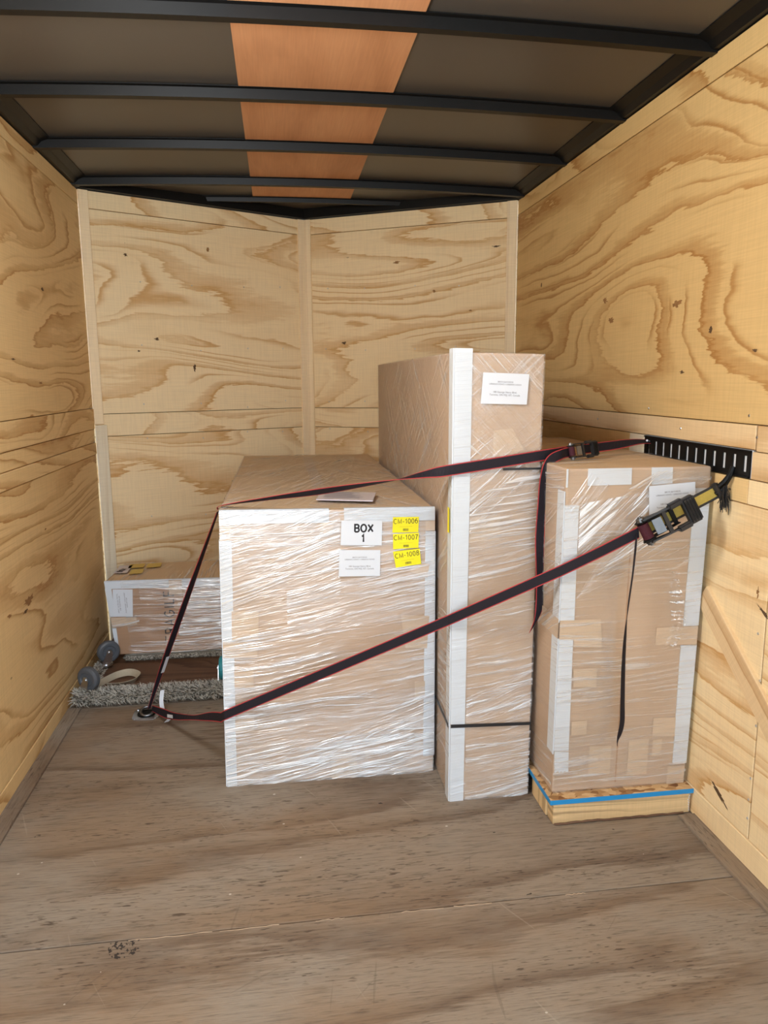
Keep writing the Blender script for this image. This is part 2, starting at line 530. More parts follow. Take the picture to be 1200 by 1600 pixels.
def panel(name, o, U, W, lu, lw, t, mat, parent=None, seed=None, holes=None, chamfer=0.0015):
    """flat board: o corner, U grain direction, W across, thickness t towards U x W"""
    U, W = Vector(U).normalized(), Vector(W).normalized()
    N = U.cross(W)
    bm = bmesh.new()
    c = min(chamfer, t * 0.45)
    lo = [(0, 0, 0), (lu, 0, 0), (lu, lw, 0), (0, lw, 0)]
    mid = [(0, 0, t - c), (lu, 0, t - c), (lu, lw, t - c), (0, lw, t - c)]
    top = [(c, c, t), (lu - c, c, t), (lu - c, lw - c, t), (c, lw - c, t)]
    r = [[bm.verts.new(p) for p in ring] for ring in (lo, mid, top)]
    for a, b in zip(r, r[1:]):
        for i in range(4):
            bm.faces.new([a[i], a[(i + 1) % 4], b[(i + 1) % 4], b[i]])
    bm.faces.new(r[2])
    bm.faces.new(list(reversed(r[0])))
    ob = finish(name, bm, mat, parent)
    M = Matrix((U, W, N)).transposed().to_4x4()
    M.translation = Vector(o)
    ob.matrix_local = M
    SEED[0] += 3.37
    ob['seed'] = float(seed if seed is not None else SEED[0])
    return ob


# ------------------------------------------------------------------ the setting: trailer shell
T = 0.012          # lining thickness; lining faces lie on XL / XR / the nose planes


def wall_backing(name, pts, n, t=0.05):
    bm = bmesh.new()
    bm_prism(bm, pts, Vector(n), 0.0, t)
    return structure(finish(name, bm, GAP))


# ground outside the open rear
bm = bmesh.new()
bm_box(bm, (-30, -40, -0.75), (30, 12, -0.62))
structure(finish('ground', bm, GROUND))

# floor: backing sheet + plywood sheets
bm = bmesh.new()
bm_prism(bm, [(XL - .05, YO, -.02), (XR + .05, YO, -.02), (XR + .05, YC, -.02), (XN, YN + .05, -.02), (XL - .05, YC, -.02)], V(0, 0, -1), 0, 0.06)
floor = structure(finish('floor', bm, GAP))
panel('floor_sheet', (XL, YO, -.018), (1, 0, 0), (0, 1, 0), XR - XL, 1.868 - YO, .018, FLOOR, floor, seed=4.0)
panel('floor_sheet', (XL, 1.872, -.018), (1, 0, 0), (0, 1, 0), XR - XL, 3.40 - 1.872, .018, FLOOR, floor, seed=9.3)
panel('floor_sheet', (XL, 3.403, -.018), (1, 0, 0), (0, 1, 0), XR - XL, YC - 3.403, .018, FLOOR, floor, seed=14.0)
# pale split along the sheet edge
for x0, x1 in ((-.44, -.22), (-.20, -.04), (.06, .14), (.30, .42), (.45, .56), (.78, .84)):
    bm = bmesh.new()
    n = 9
    pts = []
    for i in range(n + 1):
        x = x0 + (x1 - x0) * i / n
        pts.append((x, 1.8655 + random.uniform(-.0022, .0022), .0002 + random.uniform(-.0008, .0006)))
    bm_tube(bm, pts, .0009, 4)
    finish('edge_splinter', bm, CARD_TAN, floor)['seed'] = 3.0
# flat boards lying along the two walls
panel('edge_board', (XL + .001, 3.395, 0), (0, -1, 0), (1, 0, 0), 3.395 - YO, .058, .010, FLOOR, floor, seed=22.0)
panel('edge_board', (XR - .061, 2.185, 0), (0, -1, 0), (1, 0, 0), 2.185 - YO, .060, .010, FLOOR, floor, seed=28.0)

# left wall
wl = wall_backing('wall_left', [(XL - T, YO, 0), (XL - T, YC, 0), (XL - T, YC, H), (XL - T, YO, H)], (-1, 0, 0))


def left_board(z0, z1, y0, y1, mat, seed=None, extra=0.0, g=.0015, name='plywood_panel'):
    # local z must face +x : U = +y, W = +z  -> U x W = +x
    return panel(name, (XL - T, y0 + g, z0 + g), (0, 1, 0), (0, 0, 1), y1 - y0 - 2 * g, z1 - z0 - 2 * g, T + extra, mat, wl, seed)


left_board(2.378, H, YO, YC, PLY_WARM, 3.1, 0.002, name='plywood_strip')
left_board(1.333, 2.378, YO, 1.86, PLY_WARM, 8.0)
left_board(1.333, 2.378, 1.86, YC, PLY_WARM, 5.2)
left_board(1.222, 1.333, YO, YC, PLY_WARM, 12.5, 0.004, name='plywood_strip')
left_board(1.150, 1.222, YO, YC, PLY_WARM, 17.0, name='plywood_strip')
left_board(1.085, 1.150, YO, YC, PLY_WARM, 21.0, 0.005, name='plywood_strip')
left_board(0.072, 1.085, YO, 1.86, PLY_WARM, 31.0)
left_board(0.072, 1.085, 1.86, YC, PLY_WARM, 26.4)
left_board(0.0, 0.072, YO, YC, PLY_WARM, 34.0, 0.002, name='plywood_strip')

# right wall
wr = wall_backing('wall_right', [(XR + T, YO, 0), (XR + T, YC, 0), (XR + T, YC, H), (XR + T, YO, H)], (1, 0, 0))


def right_board(z0, z1, y0, y1, mat, seed=None, extra=0.0, g=.0015, name='plywood_panel'):
    # U = -y, W = +z -> U x W = -x
    return panel(name, (XR + T, y1 - g, z0 + g), (0, -1, 0), (0, 0, 1), y1 - y0 - 2 * g, z1 - z0 - 2 * g, T + extra, mat, wr, seed)


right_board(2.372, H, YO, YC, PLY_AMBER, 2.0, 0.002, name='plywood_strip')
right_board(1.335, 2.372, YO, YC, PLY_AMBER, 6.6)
right_board(1.262, 1.335, 2.005, YC, PLY_STRIP, 11.0, 0.004, name='plywood_strip')
right_board(1.258, 1.335, YO, 2.002, PLY_STRIP, 19.0, 0.003, name='plywood_strip')
right_board(1.175, 1.258, YO, 2.022, PLY_STRIP, 23.0, name='plywood_strip')
right_board(1.175, 1.262, 2.680, 2.800, PINE_PALE, 25.0, 0.002, name='filler_block')
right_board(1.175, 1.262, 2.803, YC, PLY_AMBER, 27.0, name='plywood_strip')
right_board(1.175, 1.262, 2.022, 2.680, WHITE, 25.5, -0.0035, name='rail_backing')
right_board(1.100, 1.175, 2.03, YC, PLY_WARM, 33.0, name='plywood_strip')
right_board(0.095, 1.100, 1.902, YC, PLY_LIGHT, 41.7)
right_board(0.095, 1.175, YO, 1.899, PLY_LIGHT, 44.0)
right_board(1.100, 1.175, 1.902, 2.03, PLY_LIGHT, 46.0, name='plywood_strip')
right_board(0.0, 0.095, YO, YC, PLY_LIGHT, 52.0, 0.003, name='plywood_strip')
# diagonal batten across the lower right panel
d = V(0, -0.372, -0.274).normalized()
acr = V(-1, 0, 0).cross(d).normalized()
if acr.z < 0:
    acr = -acr
U_, W_ = d, acr
if U_.cross(W_).x > 0:
    U_ = -d
    st = V(XR, 2.238, .742) + d * 1.25
    panel('diagonal_batten', st, U_, W_, 1.22, .081, .012, PINE_STRIPED, wr, 61.0)
else:
    st = V(XR, 2.238, .742)
    panel('diagonal_batten', st, U_, W_, 1.22, .081, .012, PINE_STRIPED, wr, 61.0)


def nose_wall(name, A, B, flip):
    """A outer corner, B nose tip; boards lie on the plane A-B facing the camera"""
    A, B = Vector((A[0], A[1], 0)), Vector((B[0], B[1], 0))
    D = (B - A).normalized() if not flip else (A - B).normalized()
    L = (B - A).length
    O = A if not flip else B
    N = D.cross(V(0, 0, 1))           # faces the camera (-y side)
    bmq = bmesh.new()
    p0, p1 = O - N * T, O + D * L - N * T
    bm_prism(bmq, [p0, p1, p1 + V(0, 0, H), p0 + V(0, 0, H)], -N, 0, .05)
    w = structure(finish(name, bmq, GAP))

    def board(u0, u1, z0, z1, mat, seed, extra=0.0, g=.0015, nm='plywood_panel', vertical=False):
        if not vertical:
            panel(nm, O + D * (u0 + g) - N * T + V(0, 0, z0 + g), D, V(0, 0, 1), u1 - u0 - 2 * g, z1 - z0 - 2 * g, T + extra, mat, w, seed)
        else:
            panel(nm, O + D * (u1 - g) - N * 0.0 + V(0, 0, z0 + g), V(0, 0, 1), -D, z1 - z0 - 2 * g, u1 - u0 - 2 * g, extra, mat, w, seed)
    return w, board, L


wfl, bl, Lf = nose_wall('wall_front_left', (XL, YC), (XN, YN), False)
bl(.002, Lf, 2.362, H, PLY_LIGHT, 1.2, .002, nm='plywood_strip')
bl(.002, Lf, 1.300, 2.362, PLY_LIGHT, 57.0)
bl(.002, Lf, 1.178, 1.300, PLY_LIGHT, 9.0, .001, nm='plywood_strip')
bl(.002, Lf, 0.0, 1.178, PLY_LIGHT, 15.0)
bl(.0, .052, 1.245, H, PINE, 18.0, .016, nm='corner_batten', vertical=True)
bl(.004, .066, 0.0, 1.243, PINE_PALE, 20.0, .020, nm='corner_batten', vertical=True)
bl(Lf - .050, Lf - .004, 0.0, H, PINE, 24.0, .014, nm='center_batten', vertical=True)

wfr, br, Lr = nose_wall('wall_front_right', (XR, YC), (XN, YN), True)
br(.0, Lr - .002, 2.362, H, PLY_LIGHT, 30.2, .002, nm='plywood_strip')
br(.0, Lr - .002, 1.300, 2.362, PLY_LIGHT, 35.1)
br(.0, Lr - .002, 1.178, 1.300, PLY_LIGHT, 40.0, .001, nm='plywood_strip')
br(.0, Lr - .002, 0.0, 1.178, PLY_LIGHT, 45.0)
br(Lr - .062, Lr - .003, 0.0, H, PINE, 50.0, .016, nm='corner_batten', vertical=True)
br(.004, .050, 0.0, H, PINE, 55.0, .014, nm='center_batten', vertical=True)

# ceiling skin: gently bowed, black ribs, one strip of reddish plywood
ZC = H + 0.034
ARC = 0.024
XM, HW = (XL + XR) / 2, (XR - XL) / 2


def zc(x):
    return ZC + ARC * (1 - ((x - XM) / HW) ** 2)


bm = bmesh.new()
N_ = 24
xs = [XL - .04 + (XR - XL + .08) * i / N_ for i in range(N_ + 1)]
ys = [YO, 1.0, 2.0, 3.0, YC, YN + .06]
rows = []
for zoff in (0.0, 0.03):
    rows.append([[bm.verts.new((x, y, zc(x) + zoff)) for x in xs] for y in ys])
for k, grid in enumerate(rows):
    for j in range(len(ys) - 1):
        for i in range(N_):
            q = [grid[j][i], grid[j][i + 1], grid[j + 1][i + 1], grid[j + 1][i]]
            bm.faces.new(q)
ceil = structure(finish('ceiling', bm, SKIN))

bm = bmesh.new()
g0 = []
for dz in (-.001, -.005):
    g0.append([[bm.verts.new((x, y, zc(x) + dz)) for x in [-.102 + .556 * i / 6 for i in range(7)]] for y in (YO, 4.62)])
for k in (0, 1):
    for i in range(6):
        bm.faces.new([g0[k][0][i], g0[k][0][i + 1], g0[k][1][i + 1], g0[k][1][i]])
finish('plywood_strip', bm, LUAN, ceil)


def rib(y, w=.042, dpt=.040):
    bm = bmesh.new()
    n = 20
    prof = [(-w / 2 - .014, -.003), (-w / 2 - .014, -.006), (-w / 2, -.008), (-w / 2 + .004, -dpt), (w / 2 - .004, -dpt), (w / 2, -.008), (w / 2 + .014, -.006), (w / 2 + .014, -.003)]
    rr = []
    for i in range(n + 1):
        x = XL + .0 + (XR - XL) * i / n
        rr.append([bm.verts.new((x, y + p[0], zc(x) + p[1])) for p in prof])
    for a, b in zip(rr, rr[1:]):
        for k in range(len(prof) - 1):
            bm.faces.new([a[k], a[k + 1], b[k + 1], b[k]])
        bm.faces.new([a[-1], a[0], b[0], b[-1]])
    bm.faces.new(rr[0])
    bm.faces.new(list(reversed(rr[-1])))
    finish('roof_rib', bm, BLACK, ceil)


for y in (0.52, 1.13, 1.742, 2.355, 2.972, 3.578, 4.187):
    rib(y)
rib(4.60, .03, .03)
# black rails that close the gap between wall tops and roof
for s, X in ((1, XL), (-1, XR)):
    bm = bmesh.new()
    a = [(X - s * .03, YO, H + .002), (X + s * .020, YO, H + .002), (X + s * .040, YO, H + .020), (X + s * .075, YO, H + .033), (X + s * .075, YO, zc(X) + .012), (X - s * .03, YO, zc(X) + .012)]
    b = [(p[0], YC + .01, p[2]) for p in a]
    va = [bm.verts.new(p) for p in a]
    vb = [bm.verts.new(p) for p in b]
    for i in range(6):
        bm.faces.new([va[i], va[(i + 1) % 6], vb[(i + 1) % 6], vb[i]])
    bm.faces.new(va)
    bm.faces.new(list(reversed(vb)))
    finish('roof_rail', bm, BLACK, ceil)
for A, B in (((XL, YC), (XN, YN)), ((XR, YC), (XN, YN))):
    A, B = V(*A, 0), V(*B, 0)
    D = (B - A).normalized()
    Nn = V(D.y, -D.x, 0)
    if Nn.y > 0:
        Nn = -Nn
    bm = bmesh.new()
    p = [A - Nn * .03, A + Nn * .035, B + Nn * .035, B - Nn * .03]
    bm_prism(bm, [q + V(0, 0, H + .002) for q in p], V(0, 0, 1), 0, .062)
    finish('roof_rail', bm, BLACK, ceil)


# dome-shaped fill lamp, added out of view to brighten nose walls and cartons
def fill_lamp(x, y, label):
    z = zc(x) - .006
    t = thing('fill_lamp', (x, y, z), label, 'fill lamp')
    bm = bmesh.new()
    bm_lathe(bm, (x, y, z), V(0, 0, -1), [(0, .17), (.012, .17), (.018, .150), (.018, .02)], 36)
    finish('fill_housing', bm, WHITE, t, t.location)
    bm = bmesh.new()
    bm_lathe(bm, (x, y, z - .0185), V(0, 0, -1), [(0, .145), (.035, .140), (.075, .118), (.105, .080), (.122, .035), (.125, .004)], 36)
    finish('fill_diffuser', bm, LAMP, t, t.location, True)
    ld = bpy.data.lights.new('fill_light', 'POINT')  # added point light, hung clear below the dome, gives the fill
    ld.energy = FILL_LAMP_W
    ld.shadow_soft_size = .22
    ld.color = (0.95, 0.975, 1.0)
    lo = bpy.data.objects.new('fill_light', ld)
    COL.objects.link(lo)
    lo.parent = t
    lo.location = (0, 0, -.38)


fill_lamp(-.42, 1.43, 'added unseen fill lamp under the roof left of the plywood strip')


# screw heads on the linings
def screw(parent, p, n, r=.0045):
    bm = bmesh.new()
    bm_cyl(bm, Vector(p), Vector(p) + Vector(n) * .0015, r, 8, r * .7)
    finish('screw_head', bm, ZINC, parent)


for y, z in ((1.905, .60), (1.905, .46), (1.91, .29), (1.912, .22), (1.91, .16), (1.93, .735), (2.0, 1.30), (2.42, 1.30), (3.1, 1.30), (2.05, 1.36), (2.66, 1.36), (1.88, .735)):
    screw(wr, (XR - .004 if 1.262 < z < 1.335 else XR, y, z), (-1, 0, 0))
Dl = (V(XN, YN, 0) - V(XL, YC, 0)).normalized()
Nl = Dl.cross(V(0, 0, 1))
for u in (.30, .62, .92, 1.18):
    for z in (1.33, 1.15, 1.66, 2.02, .70, .32):
        screw(wfl, V(XL, YC, 0) + Dl * (u + random.uniform(-.02, .02)) + V(0, 0, z + random.uniform(-.02, .02)), Nl, .004)
Dr = (V(XR, YC, 0) - V(XN, YN, 0)).normalized()
Nr = Dr.cross(V(0, 0, 1))
for u in (.14, .40, .72, 1.0):
    for z in (1.33, 1.15, 1.66, 2.02):
        screw(wfr, V(XN, YN, 0) + Dr * (u + random.uniform(-.02, .02)) + V(0, 0, z + random.uniform(-.02, .02)), Nr, .004)


# dark knots and bark marks in the plywood
def stain(parent, p, U, W, w, h, mat, n=26, spike=.5):
    U, W = Vector(U).normalized(), Vector(W).normalized()
    N = U.cross(W)
    pts = []
    for i in range(n):
        a = 2 * math.pi * i / n
        r = .72 + random.uniform(-spike, spike) * (abs(math.cos(a)) * .8 + .2)
        pts.append(Vector(p) + U * (math.cos(a) * r * w / 2) + W * (math.sin(a) * r * h / 2))
    bm = bmesh.new()
    bm_prism(bm, pts, N, -.0012, .0015)
    finish('knot', bm, mat, parent)


for y, z, w, h, m in ((3.02, .63, .12, .045, KNOT), (2.97, .60, .05, .02, KNOT_BLACK), (2.80, .635, .05, .02, KNOT), (3.54, 1.868, .035, .02, KNOT_BLACK), (3.40, 1.47, .06, .012, KNOT), (3.09, 1.56, .05, .009, KNOT_BLACK), (3.30, .86, .03, .012, KNOT)):
    stain(wl, (XL, y, z), (0, 1, 0), (0, 0, 1), w, h, m)
for y, z, w, h, m, t in ((2.064, .156, .13, .022, KNOT_BLACK, .45), (1.915, .805, .075, .013, KNOT_BLACK, .5), (1.945, .855, .012, .05, KNOT, 0), (3.017, 1.706, .05, .03, KNOT, 0), (2.283, 1.62, .02, .03, KNOT_BLACK, 0), (3.87, 1.948, .02, .03, KNOT_BLACK, 0), (3.087, 1.79, .05, .03, KNOT, 0), (2.045, 1.546, .03, .012, KNOT_BLACK, 0), (2.50, 1.72, .07, .03, KNOT, 0), (2.44, 1.49, .03, .015, KNOT_BLACK, 0)):
    stain(wr, (XR, y, z), (0, -1, -t), (0, -t, 1), w, h, m)
for x, y, z, w, h, m in ((-.47, 4.566, 1.549, .02, .06, KNOT_BLACK), (-.658, 4.463, 1.707, .03, .02, KNOT_BLACK), (-.75, 4.41, 1.64, .02, .012, KNOT_BLACK), (-.368, 4.623, 2.218, .02, .03, KNOT), (-.583, 4.504, 1.258, .05, .014, KNOT_BLACK), (-.786, 4.393, 2.147, .025, .02, KNOT_BLACK)):
    stain(wfl, V(x, y, z) - V(0, 0, 0), Dl, (0, 0, 1), w, h, m)
for x, y, z, w, h, m in ((.425, 4.805, 1.701, .04, .022, KNOT_BLACK), (.498, 4.765, 1.73, .025, .018, KNOT_BLACK), (1.257, 4.341, 2.214, .05, .014, KNOT_BLACK), (.935, 4.521, 1.986, .02, .025, KNOT), (1.13, 4.412, 1.867, .03, .01, KNOT), (.73, 4.635, 2.163, .05, .02, KNOT)):
    stain(wfr, (x, y, z), Dr, (0, 0, 1), w, h, m)

# ------------------------------------------------------------------ plain lettering as strokes (unit height)
def _arc(cx, cy, rx, ry, a0, a1, n=14):
    return [(cx + rx * math.cos(math.radians(a0 + (a1 - a0) * i / n)), cy + ry * math.sin(math.radians(a0 + (a1 - a0) * i / n))) for i in range(n + 1)]


GLYPH = {
    'B': (.62, [[(.04, 0), (.04, 1), (.34, 1)] + _arc(.34, .76, .22, .24, 90, -90, 8)[1:] + [(.04, .52)], [(.34, .52)] + _arc(.36, .26, .24, .26, 90, -90, 8) + [(.04, 0)]]),
    'O': (.78, [_arc(.39, .5, .36, .5, 0, 360, 26)]),
    'X': (.68, [[(.02, 1), (.66, 0)], [(.66, 1), (.02, 0)]]),
    '1': (.40, [[(.06, .76), (.18, .84), (.28, 1), (.28, 0)]]),
    'C': (.70, [_arc(.38, .5, .34, .5, 48, 312, 20)]),
    'M': (.82, [[(.05, 0), (.05, 1), (.41, .08), (.77, 1), (.77, 0)]]),
    '-': (.34, [[(.02, .38), (.32, .38)]]),
    '0': (.56, [_arc(.28, .5, .25, .5, 0, 360, 22)]),
    '6': (.56, [_arc(.28, .33, .25, .33, 0, 360, 20), _arc(.36, .45, .33, .55, 72, 190, 12)]),
    '7': (.54, [[(.02, 1), (.52, 1), (.30, .55), (.20, 0)]]),
    '8': (.56, [_arc(.28, .27, .25, .27, 0, 360, 18), _arc(.28, .77, .21, .23, 0, 360, 18)]),
    'F': (.58, [[(.05, 0), (.05, 1), (.56, 1)], [(.05, .52), (.46, .52)]]),
    'R': (.64, [[(.05, 0), (.05, 1), (.36, 1)] + _arc(.36, .75, .22, .25, 90, -90, 8)[1:] + [(.05, .5)], [(.34, .5), (.62, 0)]]),
    'A': (.68, [[(.02, 0), (.34, 1), (.66, 0)], [(.14, .34), (.54, .34)]]),
    'G': (.74, [_arc(.38, .5, .34, .5, 50, 330, 20) + [(.70, .46), (.42, .46)]]),
    'I': (.16, [[(.08, 0), (.08, 1)]]),
    'L': (.54, [[(.05, 1), (.05, 0), (.52, 0)]]),
    'E': (.58, [[(.56, 1), (.05, 1), (.05, 0), (.56, 0)], [(.05, .52), (.50, .52)]]),
}

# ------------------------------------------------------------------ cartons
class Carton:
    def __init__(self, name, front, back, label, cat='box', mats=None):
        """front / back: bottom-left, bottom-right, top-right, top-left seen from the camera"""
        self.F = [Vector(p) for p in front]
        self.B = [Vector(p) for p in back]
        F, B = self.F, self.B
        base = (F[0] + F[1] + B[0] + B[1]) / 4
        self.org = base
        self.root = thing(name, base, label, cat)
        self.faces = {
            'front': (F[0], F[1], F[2], F[3]),
            'top': (F[3], F[2], B[2], B[3]),
            'left': (B[0], F[0], F[3], B[3]),
            'right': (F[1], B[1], B[2], F[2]),
        }
        bm = bmesh.new()
        bm_hex(bm, [*F, *B], 0)
        bmesh.ops.recalc_face_normals(bm, faces=bm.faces)
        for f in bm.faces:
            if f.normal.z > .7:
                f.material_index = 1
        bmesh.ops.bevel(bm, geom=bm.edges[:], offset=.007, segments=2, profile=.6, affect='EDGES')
        finish('body', bm, mats or [CARD, CARD_TOP_LIT], self.root, base)
        self.fb = bmesh.new()
        self.uv1 = self.fb.loops.layers.uv.new('stretch')
        self.uv2 = self.fb.loops.layers.uv.new('amt')
        self.nf = {}

    def at(self, face, u, v, off=0.0):
        A, B, C, D = self.faces[face]
        p = A * ((1 - u) * (1 - v)) + B * (u * (1 - v)) + C * (u * v) + D * ((1 - u) * v)
        return p + self.normal(face) * off

    def normal(self, face):
        A, B, C, D = self.faces[face]
        return (C - A).cross(D - B).normalized()

    def size(self, face):
        A, B, C, D = self.faces[face]
        return ((B - A).length + (C - D).length) / 2, ((D - A).length + (C - B).length) / 2

    def patch(self, face, uvs, name, mat, off=.0, t=.0008, parent=None, label=None):
        bm = bmesh.new()
        bm_prism(bm, [self.at(face, u, v) for u, v in uvs], self.normal(face), off, t)
        o = finish(name, bm, mat, parent or self.root, self.org)
        if label:
            o['label'] = label
        return o

    def rect(self, face, u0, v0, u1, v1, name, mat, **k):
        return self.patch(face, [(u0, v0), (u1, v0), (u1, v1), (u0, v1)], name, mat, **k)

    def protector(self, fq, side, sq, name='edge_protector', mat=WHITE, t=.0028, off=.0004):
        """L-shaped board strip: wing on the front (uv quad) and wing on a neighbouring face"""
        bm = bmesh.new()
        bm_prism(bm, [self.at('front', u, v) for u, v in fq], self.normal('front'), off, t)
        if side:
            bm_prism(bm, [self.at(side, u, v) for u, v in sq], self.normal(side), off, t)
        return finish(name, bm, mat, self.root, self.org)

    def wrap(self, face, uvs, ang, amt=1.0):
        """one layer of stretch film lying on a face; streaks run at ang degrees"""
        k = self.nf.get(face, 0)
        self.nf[face] = k + 1
        W, Hh = self.size(face)
        n = self.normal(face)
        ca, sa = math.cos(math.radians(ang)), math.sin(math.radians(ang))
        vs = [self.fb.verts.new(self.at(face, u, v) + n * (.0040 + .0005 * k) - self.org) for u, v in uvs]
        f = self.fb.faces.new(vs)
        ph = random.uniform(0, 40)
        for lp, (u, v) in zip(f.loops, uvs):
            X, Y = u * W, v * Hh
            lp[self.uv1].uv = (X * ca + Y * sa, -X * sa + Y * ca)
            lp[self.uv2].uv = (amt, ph)

    def wrap_done(self):
        me = bpy.data.meshes.new('stretch_wrap')
        self.fb.to_mesh(me)
        self.fb.free()
        return link('stretch_wrap', me, self.root, [FILM])

    def text(self, face, cx, cy, lines, parent, mat, off, rot=0.0, name='printed_text', skew=None):
        """lines: (string, x m, y m, height m); origin at uv (cx, cy) on the face"""
        A, B, C, D = self.faces[face]
        n = self.normal(face)
        U = (self.at(face, min(cx + .01, 1.2), cy) - self.at(face, cx, cy)).normalized()
        Vv = n.cross(U)
        c, s = math.cos(math.radians(rot)), math.sin(math.radians(rot))
        X, Y = U * c + Vv * s, Vv * c - U * s
        o = self.at(face, cx, cy, off)
        last = None
        for txt, x, y, h, *rest in lines:
            cu = bpy.data.curves.new('t', 'FONT')
            cu.body = txt
            cu.size = h * 1.35
            cu.align_x = 'CENTER'
            cu.align_y = 'CENTER'
            cu.offset = (rest[0] if rest else 0.0)
            to = bpy.data.objects.new('t', cu)
            COL.objects.link(to)
            bpy.context.view_layer.update()
            me = bpy.data.meshes.new_from_object(to.evaluated_get(bpy.context.evaluated_depsgraph_get()))
            bpy.data.objects.remove(to, do_unlink=True)
            bpy.data.curves.remove(cu)
            for vtx in me.vertices:
                vtx.co = o + X * (x + vtx.co.x) + Y * (y + vtx.co.y) - self.org
            me.name = name
            me.materials.clear()
            last = link(name, me, parent, [mat])
        return last

    def strokes(self, face, cx, cy, parent, off, txt, h, th, dx=0, dy=0, rot=0.0, mat=None, gap=.22, name='printed_text', wide=1.0):
        nn = self.normal(face)
        U = (self.at(face, cx + .01, cy) - self.at(face, cx, cy)).normalized()
        Vv = nn.cross(U)
        c, s = math.cos(math.radians(rot)), math.sin(math.radians(rot))
        X, Y = U * c + Vv * s, Vv * c - U * s
        o = self.at(face, cx, cy, off)
        tot = sum(GLYPH[ch][0] * wide + gap for ch in txt) - gap
        x0 = dx - tot * h / 2
        bm = bmesh.new()
        for ch in txt:
            w, lines = GLYPH[ch]
            for ln in lines:
                pts = [Vector((px * wide, py)) * h for px, py in ln]
                closed = (pts[0] - pts[-1]).length < 1e-6
                if closed:
                    pts = pts[:-1]
                n = len(pts)
                L_, R_ = [], []
                for i, p in enumerate(pts):
                    a = pts[i - 1] if (i or closed) else p
                    b = pts[(i + 1) % n] if (i < n - 1 or closed) else p
                    d1 = (p - a).normalized() if (p - a).length else (b - p).normalized()
                    d2 = (b - p).normalized() if (b - p).length else d1
                    m = (d1 + d2)
                    m = m.normalized() if m.length > 1e-4 else d1
                    nr = Vector((-m.y, m.x)) * (th / 2 / max(.45, m.dot(d1)))
                    L_.append(p + nr)
                    R_.append(p - nr)
                wp = lambda q: bm.verts.new(o + X * (x0 + q.x) + Y * (dy + q.y - h / 2) - self.org)
                la, ra = [wp(q) for q in L_], [wp(q) for q in R_]
                for i in range(n if closed else n - 1):
                    j = (i + 1) % n
                    bm.faces.new([la[i], la[j], ra[j], ra[i]])
            x0 += (w * wide + gap) * h
        return finish(name, bm, mat or INK, parent)

    def bars(self, face, cx, cy, parent, off, w, h, rot=0, n=14, dx=0, dy=0):
        nn = self.normal(face)
        U = (self.at(face, cx + .01, cy) - self.at(face, cx, cy)).normalized()
        Vv = nn.cross(U)
        c, s = math.cos(math.radians(rot)), math.sin(math.radians(rot))
        X, Y = U * c + Vv * s, Vv * c - U * s
        o = self.at(face, cx, cy, off) + X * dx + Y * dy
        bm = bmesh.new()
        x = -w / 2
        while x < w / 2:
            bw = random.choice((.0006, .001, .0016))
            q = [o + X * x - Y * h / 2, o + X * (x + bw) - Y * h / 2, o + X * (x + bw) + Y * h / 2, o + X * x + Y * h / 2]
            bm.faces.new([bm.verts.new(p - self.org) for p in q])
            x += bw + random.choice((.0007, .0012))
        return finish('barcode', bm, INK, parent)


def full(e=.0):
    return [(e, e), (1 - e, e), (1 - e, 1 - e), (e, 1 - e)]


def centre(q):
    return sum(p[0] for p in q) / len(q), sum(p[1] for p in q) / len(q)


ADDR = [('BRITA BATHROS', 0, .021, .0052), ('URBANO SOHO / URBANO SOHO', 0, .0135, .0052),
        ('100 George Henry Blvd,', 0, -.0115, .0060), ('Toronto, ON M2J 1E7, Canada', 0, -.0205, .0060)]

# ---- large carton marked BOX 1
b1 = Carton('large_carton', [(-.228, 2.62, 0), (.545, 2.612, 0), (.547, 2.612, 1.018), (-.212, 2.62, 1.028)],
            [(-.222, 4.655, 0), (.546, 4.64, 0), (.547, 4.64, 1.020), (-.210, 4.655, 1.022)],
            'wide film-wrapped cardboard carton marked BOX 1, with three yellow stickers')
b1.protector([(0, .0), (.047, .0), (.053, .898), (0, .898)], 'left', [(.975, .0), (1, 0), (1, .898), (.975, .898)])
b1.protector([(.948, .066), (1, .066), (1, .917), (.955, .917)], 'right', [(0, .066), (.02, .066), (.02, .917), (0, .917)])
b1.protector([(0, .957), (.5, .955), (.5, 1), (0, 1)], 'top', [(0, 0), (.5, 0), (.5, .01), (0, .01)])
b1.protector([(.57, .955), (1, .957), (1, 1), (.57, 1)], 'top', [(.57, 0), (1, 0), (1, .01), (.57, .01)])
for q in ([(.043, .547), (.165, .545), (.168, .649), (.044, .651)], [(0, .483), (.157, .48), (.159, .536), (0, .542)],
          [(.049, .371), (.137, .369), (.138, .433), (.048, .434)], [(.859, .489), (.964, .485), (.975, .606), (.837, .615)],
          [(.881, .772), (.964, .749), (.975, .8), (.896, .802)], [(.905, .30), (.955, .30), (.955, .36), (.905, .36)],
          [(.0, .9), (.052, .9), (.052, .955), (.0, .955)], [(.955, .92), (1, .92), (1, .955), (.955, .955)], [(.46, .915), (.52, .915), (.52, .955), (.46, .955)],
          [(.047, .20), (.135, .205), (.135, .27), (.047, .265)], [(.5, .001), (.62, .001), (.62, .10), (.5, .10)]):
    b1.patch('front', q, 'packing_tape', CARD_TAN, off=.0034, t=.0005)
b1.rect('top', .46, .05, .53, .95, 'packing_tape', CARD_TAN, off=.0004, t=.0005)
b1.wrap('front', full(), 9, .55)
b1.wrap('front', [(0, .60), (.55, .70), (.55, 1), (0, 1)], 20, 1.0)
b1.wrap('front', [(0, .0), (1, .0), (1, .34), (0, .30)], 4, 1.5)
b1.wrap('front', [(0, .0), (1, .0), (1, .16), (0, .17)], 12, 1.8)
b1.wrap('front', [(.35, .02), (1, .20), (1, .33), (.35, .12)], 20, 1.0)
